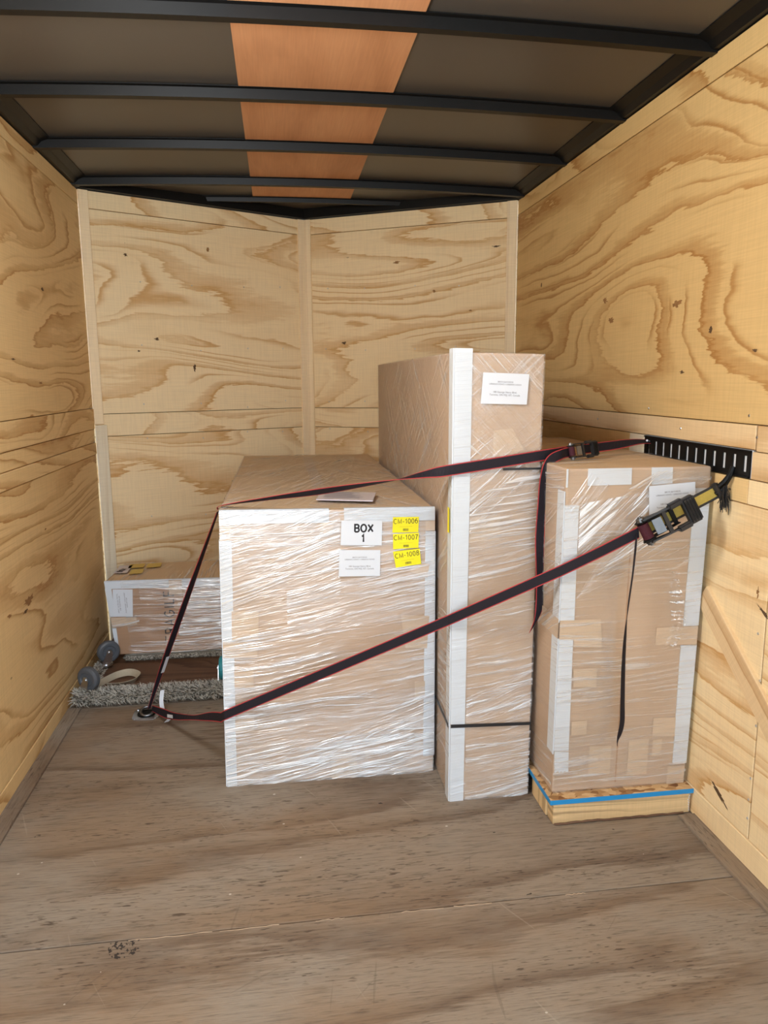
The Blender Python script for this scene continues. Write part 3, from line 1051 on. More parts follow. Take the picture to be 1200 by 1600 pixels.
b1.wrap('front', [(0, .88), (1, .86), (1, 1), (0, 1)], 3, 1.3)
b1.wrap('front', [(.3, .55), (1, .62), (1, .80), (.3, .72)], 13, .8)
b1.wrap('top', full(), 40, .55)
b1.wrap('top', [(0, 0), (.55, 0), (.9, 1), (.1, 1)], 70, .5)
b1.wrap('top', [(.4, 0), (1, 0), (1, .7), (.75, 1)], 115, .6)
b1.wrap('left', full(), 10, .6)
b1.wrap_done()
for nm, q, lines in (('BOX', [(.552, .876), (.745, .872), (.748, .960), (.557, .963)], None),):
    lb = b1.patch('front', q, 'box_number_label', PAPER, off=.0078, t=.0004, label='white paper printed BOX 1')
    cx, cy = centre(q)
    b1.strokes('front', cx, cy, lb, .0084, 'BOX', .026, .0062, dx=.008, dy=.017, rot=-.8)
    b1.strokes('front', cx, cy, lb, .0084, '1', .026, .0062, dx=.005, dy=-.020, rot=-.8)
q = [(.542, .764), (.736, .762), (.739, .855), (.546, .859)]
lb = b1.patch('front', q, 'address_label', PAPER, off=.0078, t=.0004, label='white paper address label')
cx, cy = centre(q)
b1.text('front', cx, cy, ADDR, lb, INK_GREY, .0084, rot=-.8)
for txt, q, rot in (('CM-1006', [(.796, .916), (.919, .916), (.922, .971), (.799, .971)], .5),
                    ('CM-1007', [(.799, .857), (.920, .860), (.922, .914), (.799, .911)], 1.2),
                    ('CM-1008', [(.812, .790), (.933, .801), (.926, .857), (.799, .848)], 7.5)):
    lb = b1.patch('front', q, 'stock_sticker', YELLOW, off=.0078, t=.0004, label='yellow sticker printed ' + txt)
    cx, cy = centre(q)
    b1.strokes('front', cx, cy, lb, .0084, txt, .0165, .0022, dy=.013, rot=rot)
    b1.text('front', cx, cy, [('...........................', 0, -.0050, .006)], lb, INK, .0084, rot=rot)
    b1.bars('front', cx, cy, lb, .0084, .020, .009, rot, dy=-.018)
# document pouch lying on the lid
bm = bmesh.new()
pz = 1.0335
bm_prism(bm, [V(.131, 2.772, pz), V(.334, 2.70, pz), V(.372, 2.90, pz), V(.165, 2.965, pz)], V(0, 0, 1), 0, .004)
pouch = finish('document_pouch', bm, POUCH, b1.root, b1.org)
pouch['label'] = 'clear pouch with grey folded papers'
bm = bmesh.new()
e1, e2 = V(.203, -.072, 0).normalized(), V(.034, .195, 0).normalized()
for k in range(7):
    p = V(.155, 2.79, pz + .0044) + e2 * (.02 + .022 * k)
    w = random.uniform(.10, .17)
    bm_prism(bm, [p, p + e1 * w, p + e1 * w + e2 * .006, p + e2 * .006], V(0, 0, 1), 0, .0002)
finish('printed_text', bm, INK_GREY, pouch, b1.org)

# ---- tall narrow carton
tb = Carton('tall_carton', [(.559, 2.399, 0), (.846, 2.401, 0), (.864, 2.401, 1.55), (.564, 2.399, 1.557)],
            [(.572, 4.32, 0), (.848, 4.30, 0), (.860, 4.30, 1.55), (.572, 4.32, 1.557)],
            'tall narrow film-wrapped carton with white edge strip beside the BOX 1 carton')
tb.protector([(0, .0), (.172, .0), (.196, 1.008), (0, 1.008)], 'left', [(.972, 0), (1, 0), (1, 1.008), (.972, 1.008)], t=.004)
bm = bmesh.new()
for face, q in (('front', [(0, .180), (1, .174), (1, .181), (0, .188)]), ('left', [(0, .235), (1, .180), (1, .188), (0, .243)])):
    bm_prism(bm, [tb.at(face, u, v) for u, v in q], tb.normal(face), .0075, .0012)
finish('black_strapping', bm, BLACKP, tb.root, tb.org)
tb.patch('front', [(.562, .756), (1, .758), (1, .762), (.561, .761)], 'black_strapping', BLACKP, off=.0068, t=.001)
tb.patch('front', [(.196, .60), (.55, .605), (.55, .66), (.196, .655)], 'packing_tape', CARD_TAN, off=.0005, t=.0004)
tb.patch('front', [(.45, .77), (.80, .80), (.66, .845), (.45, .84)], 'packing_tape', CARD_TAN, off=.0005, t=.0004)
for q in ([(.9785, .62), (.9915, .62), (.9915, .675), (.9785, .675)],):
    tb.patch('left', q, 'stock_sticker', YELLOW, off=.0078, t=.0004)
tb.wrap('front', [(.19, 0), (1, 0), (1, .78), (.19, .78)], 10, .9)
tb.wrap('front', [(0, 0), (.19, 0), (.19, 1), (0, 1)], 6, .12)
tb.wrap('front', [(.19, .62), (1, .72), (1, 1), (.19, 1)], 42, .85)
tb.wrap('front', [(.19, .80), (1, .72), (1, 1), (.19, 1)], -45, .7)
tb.wrap('front', [(.19, .0), (1, .0), (1, .16), (.19, .15)], 6, .9)
tb.wrap('front', [(.19, .19), (1, .22), (1, .32), (.19, .25)], 22, 1.0)
tb.wrap('front', [(.19, .52), (1, .60), (1, .76), (.19, .70)], 8, 1.0)
tb.wrap('left', full(), 32, .55)
tb.wrap('left', [(0, .4), (1, .5), (1, 1), (0, 1)], -38, .5)
tb.wrap('left', [(.9, 0), (1, 0), (1, .45), (.9, .45)], 5, 1.0)
tb.wrap('right', full(), 10, .8)
tb.wrap('top', full(), 20, .7)
tb.wrap_done()
q = [(.290, .896), (.808, .895), (.826, .958), (.311, .960)]
lb = tb.patch('front', q, 'address_label', PAPER, off=.0078, t=.0004, label='white paper address label')
cx, cy = centre(q)
tb.text('front', cx, cy, ADDR, lb, INK_GREY, .0084, rot=-1.5)

# ---- carton on the pallet by the right wall
rb = Carton('medium_carton', [(.874, 2.238, .0965), (1.349, 2.238, .0965), (1.344, 2.19, 1.197), (.868, 2.19, 1.2)],
            [(.878, 3.46, .0965), (1.349, 3.46, .0965), (1.346, 3.44, 1.197), (.872, 3.44, 1.2)],
            'cardboard carton with white edge strips standing on the wooden pallet by the right wall')
rb.protector([(0, .557), (.101, .555), (.093, .895), (0, .896)], 'left', [(.955, .55), (1, .55), (1, .935), (.955, .935)])
rb.protector([(0, .142), (.107, .139), (.099, .498), (0, .5)], 'left', [(.955, .13), (1, .13), (1, .50), (.955, .50)])
rb.protector([(.89, .52), (1, .52), (1, .937), (.891, .937)], 'right', [(0, .52), (.04, .52), (.04, .937), (0, .937)])
rb.protector([(.897, .069), (1, .066), (1, .457), (.884, .459)], 'right', [(0, .066), (.04, .066), (.04, .457), (0, .457)])
for q in ([(.147, .951), (.445, .952), (.442, .999), (.145, .999)], [(.587, .95), (.73, .953), (.725, .999), (.578, .999)], [(.0, .947), (.012, .947), (.012, .999), (0, .999)]):
    rb.patch('front', q, 'white_board_strip', WHITE, off=.0004, t=.0022)
# torn lower end of the left strip
bm = bmesh.new()
edge = [(.012, .066)] + [(.012 + .095 * i / 8, .066 + random.uniform(-.006, .010)) for i in range(1, 8)] + [(.112, .068), (.108, .135), (.004, .140)]
bm_prism(bm, [rb.at('front', u, v) for u, v in edge], rb.normal('front'), .0004, .0026)
finish('torn_edge_protector', bm, WHITE, rb.root, rb.org)
for q in ([(0, .499), (.105, .497), (.103, .556), (0, .557)], [(.106, .472), (.308, .467), (.287, .555), (.101, .557)], [(.116, .347), (.283, .342), (.28, .403), (.11, .404)],
          [(.694, .466), (1, .459), (1, .518), (.694, .52)], [(.722, .167), (.893, .161), (.89, .225), (.721, .229)],
          [(.118, .19), (.23, .19), (.23, .235), (.118, .235)], [(.26, .055), (.42, .05), (.42, .145), (.26, .15)], [(.55, .04), (.70, .04), (.70, .16), (.55, .16)],
          [(.73, .10), (.80, .10), (.80, .155), (.73, .155)], [(.86, .0), (.99, .0), (.99, .06), (.86, .06)]):
    rb.patch('front', q, 'packing_tape', CARD_TAN, off=.0034, t=.0005)
rb.rect('front', .465, .02, .475, .80, 'board_crease', CARD_DARK, off=-.0003, t=.0008)
rb.patch('left', [(0, .50), (1, .50), (1, .56), (0, .56)], 'packing_tape', CARD_TAN, off=.0034, t=.0005)
rb.wrap('front', full(), 3, .60)
rb.wrap('front', [(.0, .0), (1, .0), (1, .20), (0, .22)], 2, .75)
rb.wrap('front', [(.10, .70), (.10, .90), (.55, .93), (.60, .95)], 44, 2.2)
rb.wrap('front', [(.10, .72), (.10, .86), (.38, .92), (.46, .94)], 38, 1.6)
rb.wrap('front', [(.02, .90), (.10, .80), (.30, .95), (.16, .99)], 55, 1.2)
rb.wrap('front', [(.10, .62), (.52, .82), (.66, .985), (.56, .965)], 50, 2.2)
rb.wrap('front', [(.10, .625), (.46, .80), (.88, .775), (.89, .714)], 26, 1.6)
rb.wrap('front', [(.10, .62), (.42, .74), (.62, .80), (.5, .81)], 38, 2.0)
rb.wrap('front', [(.42, .94), (.62, .99), (.98, .99), (.98, .95)], 30, .9)
rb.wrap('left', full(), 4, .8)
rb.wrap('left', [(.0, .5), (1, .5), (1, 1), (0, 1)], 30, .8)
rb.wrap('top', full(), 12, .7)
rb.wrap_done()
# crumpled piece of film
bm = bmesh.new()
l1, l2 = bm.loops.layers.uv.new('stretch'), bm.loops.layers.uv.new('amt')
gx, gy = 10, 22
grid = []
for j in range(gy + 1):
    v = j / gy
    uc = .80 + .035 * math.sin(v * 5) + .03 * v
    hw = .055 * (.55 + .45 * math.sin(v * 3.0 + .3))
    grid.append([bm.verts.new(rb.at('front', uc + hw * (2 * i / gx - 1), .463 + .23 * v, .007 + random.uniform(0, .014) * (1 if 0 < i < gx else .1)) - rb.org) for i in range(gx + 1)])
for j in range(gy):
    for i in range(gx):
        f = bm.faces.new([grid[j][i], grid[j][i + 1], grid[j + 1][i + 1], grid[j + 1][i]])
        for lp in f.loops:
            lp[l1].uv = (lp.vert.co.x * 2, lp.vert.co.z * .6)
            lp[l2].uv = (1.9, 3.0)
me = bpy.data.meshes.new('crumpled_film')
bm.to_mesh(me)
bm.free()
link('crumpled_film', me, rb.root, [FILM])
q = [(.576, .860), (.900, .867), (.882, .957), (.561, .947)]
lb = rb.patch('front', q, 'address_label', PAPER, off=.0085, t=.0004, label='white paper address label')
cx, cy = centre(q)
rb.text('front', cx, cy, [(a, x, y * 1.15, h) for a, x, y, h in ADDR], lb, INK_GREY, .0091, rot=3.4)

# ---- pallet
pal = thing('wooden_pallet', (1.11, 2.8, 0), 'low wooden pallet with a blue-edged strand-board top by the right wall', 'pallet')


def bx(name, lo, hi, mat, root, bev=.002, seed=None):
    bm = bmesh.new()
    bm_box(bm, lo, hi)
    if bev:
        bmesh.ops.bevel(bm, geom=bm.edges[:], offset=bev, segments=1, affect='EDGES')
    o = finish(name, bm, mat, root, root.location)
    if seed is not None:
        o['seed'] = seed
    return o


def lumber(name, o, U, W, lu, lw, t, mat, root, seed):
    return panel(name, Vector(o) - root.location, U, W, lu, lw, t, mat, root, seed, chamfer=.003)


lumber('runner', (.868, 2.255, 0.002), (1, 0, 0), (0, 0, 1), .488, .076, .052, PINE_OLD, pal, 71.0)
lumber('runner', (.868, 2.86, 0.002), (1, 0, 0), (0, 0, 1), .488, .076, .05, PINE_OLD, pal, 75.0)
lumber('runner', (.868, 3.46, 0.002), (1, 0, 0), (0, 0, 1), .488, .076, .05, PINE_OLD, pal, 77.0)
bx('side_block', (.862, 2.258, .002), (.90, 2.40, .076), PINE_OLD, pal, .003, 81.0)
bx('deck', (.855, 2.196, .0785), (1.3605, 3.475, .0945), OSB, pal, .0008)
bm = bmesh.new()
bm_box(bm, (.8535, 2.1945, .0783), (1.361, 2.196, .0943))
bm_box(bm, (.8535, 2.196, .0783), (.855, 3.475, .0943))
finish('painted_edge', bm, BLUE, pal, pal.location)
bm = bmesh.new()
pts = [(.872 + .46 * i / 24, 2.2005 + random.uniform(0, .002), .003 + random.uniform(0, .004)) for i in range(25)]
bm_tube(bm, pts, .004, 5)
finish('splintered_edge', bm, DECK, pal, pal.location)['seed'] = 2.0
bm = bmesh.new()
for k in range(7):
    z = .010 + k * .009
    bm_cyl(bm, (1.352, 2.2025, z), (1.345 + random.uniform(0, .008), 2.200, z + .007), .0016, 5)
finish('white_marking', bm, WHITE, pal, pal.location)

# ---- small carton in the far left corner
sb = Carton('small_carton', [(-.862, 3.88, .078), (-.25, 3.88, .078), (-.245, 3.88, .462), (-.902, 3.88, .47)],
            [(-.850, 4.27, .078), (-.25, 4.30, .078), (-.245, 4.30, .462), (-.872, 4.27, .47)],
            'small film-wrapped carton printed FRAGILE in the far left corner', mats=[CARD_DARK, CARD_TOP_LIT])
sb.protector([(0, .905), (1, .89), (1, 1), (0, 1)], 'top', [(0, 0), (1, 0), (1, .03), (0, .03)])
sb.protector([(0, .525), (.036, .525), (.046, .905), (0, .905)], 'left', [(.9, .525), (1, .525), (1, .905), (.9, .905)])
sb.protector([(0, .05), (.022, .05), (.030, .37), (0, .37)], 'left', [(.9, .05), (1, .05), (1, .37), (.9, .37)])
sb.patch('front', [(0, .38), (.20, .41), (.20, .51), (0, .52)], 'packing_tape', CARD_TAN, off=.0034, t=.0005)
sb.patch('front', [(.40, .03), (.47, .03), (.49, .24), (.42, .24)], 'packing_tape', CARD_TAN, off=.0034, t=.0005)
sb.patch('front', [(.48, .80), (.58, .80), (.585, .999), (.485, .999)], 'packing_tape', CARD_TAN, off=.0034, t=.0005)
sb.strokes('front', .462, .50, sb.root, .0012, 'FRAGILE', .048, .0065, rot=90, gap=.28)
sb.wrap('front', [(.12, 0), (1, 0), (1, 1), (.12, 1)], 1, .6)
sb.wrap('front', [(.25, .74), (1, .70), (1, 1), (.25, .96)], -3, 2.4)
sb.wrap('front', [(.52, .18), (1, .12), (1, .72), (.54, .7)], 3, 2.6)
sb.wrap('front', [(.56, .40), (1, .36), (1, .9), (.6, .88)], 0, 2.4)
sb.wrap('front', [(.0, .36), (.22, .40), (.22, .50), (0, .54)], 12, 1.4)
sb.wrap('front', [(.1, .0), (1, .0), (1, .14), (.1, .12)], 0, 2.2)
sb.wrap('top', full(), 85, .6)
sb.wrap_done()
q = [(.026, .531), (.176, .522), (.206, .893), (.056, .902)]
lb = sb.patch('front', q, 'address_label', PAPER, off=.0078, t=.0004, label='white address label turned sideways')
sb.text('front', .112, .712, [(a, x, y * 1.05, h) for a, x, y, h in ADDR], lb, INK_GREY, .0084, rot=-87)
tz = .478
for nm, mat, pts in (('stock_sticker', DULL_YELLOW, [(-.80, 3.99), (-.735, 4.0), (-.74, 4.10), (-.805, 4.09)]), ('stock_sticker', DULL_YELLOW, [(-.83, 4.12), (-.75, 4.13), (-.755, 4.22), (-.835, 4.21)]),
                     ('stock_sticker', DULL_YELLOW, [(-.735, 4.12), (-.66, 4.13), (-.665, 4.22), (-.74, 4.21)]),
                     ('box_number_label', POUCH, [(-.885, 4.02), (-.815, 4.02), (-.815, 4.19), (-.885, 4.19)])):
    bm = bmesh.new()
    bm_prism(bm, [V(x, y, tz) for x, y in pts], V(0, 0, 1), 0, .0004)
    o = finish(nm, bm, mat, sb.root, sb.org)
    if nm.startswith('box'):
        sb.strokes('top', .055, .50, o, .0105, 'BOX', .026, .006, rot=75)

# ---- carpet pad under the small carton
bm = bmesh.new()
bm_box(bm, (-.835, 3.862, .0425), (-.262, 4.22, .0765))
bmesh.ops.bevel(bm, geom=bm.edges[:], offset=.014, segments=3, affect='EDGES')
padroot = thing('carpet_pad', (-.55, 4.04, .0425), 'grey carpet pad under the small carton in the far left corner', 'pad')
finish('padding', bm, CARPET, padroot, padroot.location)
bm = bmesh.new()


def strand(bm, p, d, l, w):
    d = d.normalized()
    s = d.orthogonal().normalized() * w
    mid = p + d * l * .55 + V(random.uniform(-.4, .4), random.uniform(-.4, .4), random.uniform(-.5, .1)) * l * .4
    tip = mid + (d + V(random.uniform(-.8, .8), random.uniform(-.8, .8), -.5)) * l * .45
    a, b = bm.verts.new(p - s), bm.verts.new(p + s)
    c, e = bm.verts.new(mid - s * .8), bm.verts.new(mid + s * .8)
    t = bm.verts.new(tip)
    mi = random.choice((0, 0, 0, 1))
    bm.faces.new([a, b, e, c]).material_index = mi
    bm.faces.new([c, e, t]).material_index = mi


for _ in range(900):
    x = random.uniform(-.82, -.275)
    strand(bm, V(x, 3.862, random.uniform(.054, .074)), V(random.uniform(-.8, .8), -.6, random.uniform(-.3, .3)), random.uniform(.008, .018), .0014)
pp = finish('carpet_pile', bm, [PILE, PILE_DARK], padroot, padroot.location)
pp['kind'] = 'stuff'

# ---- upside-down furniture dolly with carpeted rails and casters pointing up
dol = thing('furniture_dolly', (-.62, 3.65, 0), 'upturned furniture dolly with shaggy carpeted edge and grey caster wheels', 'dolly')
panel('deck', V(-.965, 3.43, .012) - dol.location, (1, 0, 0), (0, 1, 0), .705, .86, .030, DECK, dol, 5.0)


def roll(name, lo, hi, bev):
    bm = bmesh.new()
    bm_box(bm, lo, hi)
    bmesh.ops.bevel(bm, geom=bm.edges[:], offset=bev, segments=3, affect='EDGES')
    return finish(name, bm, CARPET, dol, dol.location, smooth=True)


roll('carpeted_rail', (-.976, 3.408, .002), (-.255, 3.492, .066), .022)
roll('carpeted_rail', (-.976, 3.495, .002), (-.905, 3.855, .062), .022)
bm = bmesh.new()
for _ in range(4200):
    x = random.uniform(-.97, -.262)
    a = random.uniform(-.35, 1.9)          # angle round the front and top of the rail
    p = V(x, 3.450 - .042 * math.cos(a), .034 + .032 * math.sin(a))
    d = V(random.uniform(-.9, .9), -math.cos(a) * .8, math.sin(a) + .15)
    strand(bm, p, d, random.uniform(.014, .036), .0016)
for _ in range(1100):
    y = random.uniform(3.50, 3.85)
    a = random.uniform(-.3, 1.9)
    p = V(-.940 + .036 * math.cos(a), y, .034 + .028 * math.sin(a))
    d = V(math.cos(a) * .8, random.uniform(-.9, .9), math.sin(a) + .2)
    strand(bm, p, d, random.uniform(.010, .026), .0014)
pp = finish('carpet_pile', bm, [PILE, PILE_DARK], dol, dol.location)
pp['kind'] = 'stuff'


def caster(c, ang, wheel=RUBBER):
    """c: where the mount plate lies; the wheel stands above it"""
    c = Vector(c)
    ax = V(math.cos(ang), math.sin(ang), 0)          # wheel axle
    fw = V(-ax.y, ax.x, 0)
    bm = bmesh.new()
    bm_cyl(bm, c, c + V(0, 0, .006), .036, 24)
    bm_cyl(bm, c + V(0, 0, .006), c + V(0, 0, .016), .026, 20)
    hub = c + V(0, 0, .066) + fw * .018
    for s in (-1, 1):
        o = ax * s * .021
        prof = [c + o - fw * .024 + V(0, 0, .014), c + o + fw * .024 + V(0, 0, .014), hub + o + fw * .015 - V(0, 0, .004), hub + o + fw * .008 + V(0, 0, .014), hub + o - fw * .008 + V(0, 0, .014), hub + o - fw * .016 - V(0, 0, .004)]
        bm_prism(bm, prof, ax * s, 0, .003)
    bm_cyl(bm, hub - ax * .028, hub + ax * .028, .006, 12)
    k = finish('caster', bm, ZINC, dol, dol.location)
    bm = bmesh.new()
    bm_lathe(bm, hub - ax * .018, ax, [(.004, .016), (.004, .030), (0, .034), (.0, .046), (.004, .053), (.010, .0565), (.026, .0565), (.032, .053), (.036, .046), (.036, .034), (.032, .030), (.032, .016)])
    w = finish('wheel', bm, wheel, k, dol.location, smooth=False)
    return k


caster((-.918, 3.462, .058), math.radians(-118))
caster((-.905, 3.80, .058), math.radians(-62))
caster((-.296, 3.475, .058), math.radians(0), TEAL)


# ------------------------------------------------------------------ webbing
def smooth_path(pts, n):
    """Catmull-Rom through control rows (tuples of any length)"""
    out = []
    P = [pts[0]] + list(pts) + [pts[-1]]
    for i in range(1, len(P) - 2):
        for k in range(n):
            t = k / n
            row = []
            for a, b, c, d in zip(P[i - 1], P[i], P[i + 1], P[i + 2]):
                row.append(.5 * (2 * b + (c - a) * t + (2 * a - 5 * b + 4 * c - d) * t * t + (3 * b - a - 3 * c + d) * t ** 3))
            out.append(tuple(row))
    out.append(tuple(pts[-1]))
    return out


def straight_path(pts, n):
    out = []
    for a, b in zip(pts, pts[1:]):
        for k in range(n):
            t = k / n
            out.append(tuple(x + (y - x) * t for x, y in zip(a, b)))
    out.append(tuple(pts[-1]))
    return out


def ribbon(name, rows, width, parent, org, mats=(WEB, RED), t=.0018, edge=.085):
    """rows: (x, y, z, wx, wy, wz) centre and width direction"""
    bm = bmesh.new()
    rr = []
    fr = [-.5, -.5 + edge, .5 - edge, .5]
    for i, r in enumerate(rows):
        p = V(*r[:3])
        w = V(*r[3:6]).normalized()
        q = V(*rows[min(i + 1, len(rows) - 1)][:3]) - V(*rows[max(i - 1, 0)][:3])
        n = q.cross(w)
        n = n.normalized() if n.length > 1e-6 else V(0, -1, 0)
        wf = width * (r[6] if len(r) > 6 else 1.0)
        a = [bm.verts.new(p + w * wf * f + n * t * .5) for f in fr]
        b = [bm.verts.new(p + w * wf * f - n * t * .5) for f in fr]
        rr.append((a, b))
    for (a, b), (c, d) in zip(rr, rr[1:]):
        for k in range(3):
            mi = 0 if k == 1 else 1
            bm.faces.new([a[k], a[k + 1], c[k + 1], c[k]]).material_index = mi
            bm.faces.new([b[k + 1], b[k], d[k], d[k + 1]]).material_index = mi
        bm.faces.new([b[0], a[0], c[0], d[0]]).material_index = 1
        bm.faces.new([a[3], b[3], d[3], c[3]]).material_index = 1
    for a, b in (rr[0], rr[-1]):
        bm.faces.new([a[0], a[1], a[2], a[3], b[3], b[2], b[1], b[0]])
    return finish(name, bm, list(mats), parent, org)


def ratchet(root, c, X, Z, s, grip=1.0):
    """X along the strap, Z towards the viewer"""
    X = Vector(X).normalized()
    Z = Vector(Z)
    Z = (Z - X * Z.dot(X)).normalized()
    Y = Z.cross(X)
    c = Vector(c)
    M = Matrix((X, Y, Z)).transposed().to_4x4()
    M.translation = c - root.location

    def part(name, bm, mat, parent=root, bev=0.0, sm=False):
        bmesh.ops.scale(bm, vec=(s, s, s), verts=bm.verts)
        if bev:
            bmesh.ops.recalc_face_normals(bm, faces=bm.faces)
            bmesh.ops.bevel(bm, geom=[e for e in bm.edges], offset=bev * s, segments=2, affect='EDGES')
        o = finish(name, bm, mat, parent, None, sm)
        if parent is root:
            o.matrix_local = M
        return o

    bm = bmesh.new()
    for sy in (-1, 1):                                   # two stamped side plates
        prof = [(-.062, .002), (-.045, -.006), (.040, -.004), (.064, .004), (.064, .016), (.030, .020), (-.030, .024), (-.050, .026), (-.064, .016)]
        bm_prism(bm, [V(x, sy * .027, z) for x, z in prof], V(0, sy, 0), 0, .003)
    bm_box(bm, (.048, -.027, .004), (.060, .027, .012))
    frame = part('frame', bm, BLACK)
    bm = bmesh.new()                                     # spool with webbing wound on it
    bm_lathe(bm, V(-.046, -.024, .016), V(0, 1, 0), [(0, .017), (.048, .017)], 20)
    part('wound_webbing', bm, WEBRED)
    for sy in (-1, 1):
        bm = bmesh.new()
        bm_cyl(bm, V(-.046, sy * .030, .016), V(-.046, sy * .044, .016), .0145, 18, .012)
        bm_cyl(bm, V(-.046, sy * .0435, .016), V(-.046, sy * .048, .016), .006, 10)
        part('axle_bolt', bm, STEEL)
    for sy in (-1, 1):                                   # ratchet wheels
        bm = bmesh.new()
        n = 12
        pr = []
        for k in range(n):
            a = 2 * math.pi * k / n
            pr += [(-.046 + .022 * math.cos(a), .016 + .022 * math.sin(a)), (-.046 + .017 * math.cos(a + .35), .016 + .017 * math.sin(a + .35))]
        bm_prism(bm, [V(x, sy * .031, z) for x, z in pr], V(0, sy, 0), 0, .002)
        part('ratchet_wheel', bm, BLACK)
    bm = bmesh.new()                                     # sliding pawl plate
    bm_hex(bm, [V(-.022, -.024, .028), V(.006, -.024, .036), V(.006, .024, .036), V(-.022, .024, .028), V(-.022, -.024, .033), V(.006, -.024, .041), V(.006, .024, .041), V(-.022, .024, .033)])
    part('pawl_plate', bm, STEEL, bev=.001)
    # handle: closed loop with a window and a moulded grip
    bm = bmesh.new()
    for sy in (-1, 1):
        prof = [(-.060, .014), (-.046, .034), (.010, .044), (.060, .050), (.086, .052), (.092, .046), (.092, .036), (.055, .034), (.005, .030), (-.030, .012)]
        bm_prism(bm, [V(x, sy * .034, z) for x, z in prof], V(0, sy, 0), 0, .005)
    bm_box(bm, (.012, -.034, .034), (.024, .034, .044))
    h = part('handle', bm, BLACKP)
    bm = bmesh.new()
    bm_box(bm, (.078, -.042, .030), (.120, .042, .056))
    for sy in (-1, 1):
        bm_box(bm, (.036, sy * .038 - .009, .030), (.086, sy * .038 + .009, .054))
    for k in range(4):
        bm_box(bm, (.084 + .009 * k, -.036, .054), (.088 + .009 * k, .036, .059))
    part('grip', bm, BLACKP, h, bev=.005)
    bm = bmesh.new()
    bm_cyl(bm, V(.054, -.030, .006), V(.054, .030, .006), .006, 12)
    part('anchor_pin', bm, ZINC)
    return M


def wd(*a):
    return Vector(a).normalized()


RING = V(-.600, 3.292, .030)
UP = (0, 0, 1)

# ---- floor anchor ring
ring = thing('floor_anchor_ring', (-.625, 3.295, 0), 'zinc tie-down ring plate screwed to the floor in front of the dolly', 'anchor ring')
bm = bmesh.new()
pl = []
for k in range(32):
    a = 2 * math.pi * k / 32
    ca, sa = math.cos(a), math.sin(a)
    e = 4.5
    r = (abs(ca) ** e + abs(sa) ** e) ** (-1 / e)
    pl.append(V(-.625 + .058 * r * ca, 3.295 + .060 * r * sa, 0))
bm_prism(bm, pl, V(0, 0, 1), 0, .004)
finish('plate', bm, ZINC, ring, ring.location)
bm = bmesh.new()
bm_lathe(bm, V(-.625, 3.295, .0042), V(0, 0, 1), [(0, .040), (.003, .040), (.003, .034), (.0006, .030), (.0006, .005)], 28)
finish('recess', bm, BLACK, ring, ring.location)
bm = bmesh.new()
pts = [V(-.622 + .027 * math.cos(a), 3.297 + .026 * math.sin(a) - .004, .017 + .010 * math.sin(a)) for a in [2 * math.pi * k / 28 for k in range(28)]]
bm_tube(bm, pts, .006, 10, True)
finish('ring', bm, STEEL, ring, ring.location, True)
for sx in (-1, 1):
    for sy in (-1, 1):
        bm = bmesh.new()
        bm_cyl(bm, V(-.625 + sx * .045, 3.295 + sy * .047, .004), V(-.625 + sx * .045, 3.295 + sy * .047, .007), .006, 10)
        finish('screw_head', bm, ZINC, ring, ring.location)

# ---- slotted tie-down rail in the right wall
rail = thing('tie_down_rail', (XR, 2.35, 1.22), 'black slotted steel tie-down rail let into the right wall', 'tie-down rail')
y0, y1, z0, z1 = 2.026, 2.676, 1.178, 1.2595
slots = [2.643 - .0538 * k for k in range(12)]
bm = bmesh.new()
hw, hz = .0080, .024
zc_ = (z0 + z1) / 2


def plate_box(ya, yb, za, zb):
    bm_box(bm, (XR - .0015, ya, za), (XR + .002, yb, zb))


plate_box(y0, y1, z0, zc_ - hz)
plate_box(y0, y1, zc_ + hz, z1)
ed = y1
for sl in slots:
    plate_box(sl + hw, ed, zc_ - hz, zc_ + hz)
    ed = sl - hw
plate_box(y0, ed, zc_ - hz, zc_ + hz)
finish('slotted_plate', bm, BLACK, rail, rail.location)
for za, zb in ((z0 + .001, z0 + .005), (z1 - .005, z1 - .001)):
    bm = bmesh.new()
    bm_box(bm, (XR - .006, y0, za), (XR + .001, y1, zb))
    finish('rail_lip', bm, BLACK, rail, rail.location)

# ---- upper ratchet strap
s1 = thing('upper_ratchet_strap', (.35, 2.6, 1.1), 'upper black ratchet strap with red edges, over the BOX 1 lid to the slotted rail', 'strap')


def ang_dir(deg):
    # 0 = width upright, 90 = width lying away from the camera
    a = math.radians(deg)
    return (0.0, math.sin(a), math.cos(a))


ctl = [(-.612, 3.29, .030, 1, -.2, .35, .45), (-.575, 3.235, .13, 1, .2, .2, .5), (-.51, 3.14, .30, 1, .6, .10, .8), (-.40, 2.975, .575, .75, .66, .2, 1.0), (-.31, 2.842, .798, .5, .8, .2, 1.0), (-.2235, 2.712, 1.012, .25, .97, .1, .8)]
rows = smooth_path(ctl, 10)
ribbon('webbing', rows, .036, s1, s1.location)
ctl = [(-.2225, 2.712, 1.020, *ang_dir(92)), (-.205, 2.700, 1.036, *ang_dir(100)), (-.03, 2.598, 1.073, *ang_dir(118)), (.132, 2.515, 1.103, *ang_dir(132)), (.28, 2.462, 1.130, *ang_dir(118)), (.384, 2.430, 1.148, *ang_dir(98)), (.47, 2.412, 1.165, *ang_dir(60)), (.552, 2.389, 1.180, *ang_dir(6)), (.70, 2.386, 1.200, *ang_dir(0)), (.868, 2.390, 1.2225, *ang_dir(0)), (.985, 2.444, 1.229, *ang_dir(0))]
ribbon('webbing', smooth_path(ctl, 8), .037, s1, s1.location)
ctl = [(1.03, 2.47, 1.231, *ang_dir(0)), (1.18, 2.545, 1.236, *ang_dir(20)), (1.30, 2.61, 1.241, *ang_dir(60)), (1.362, 2.640, 1.238, *ang_dir(70))]
ribbon('webbing', smooth_path(ctl, 8), .034, s1, s1.location)
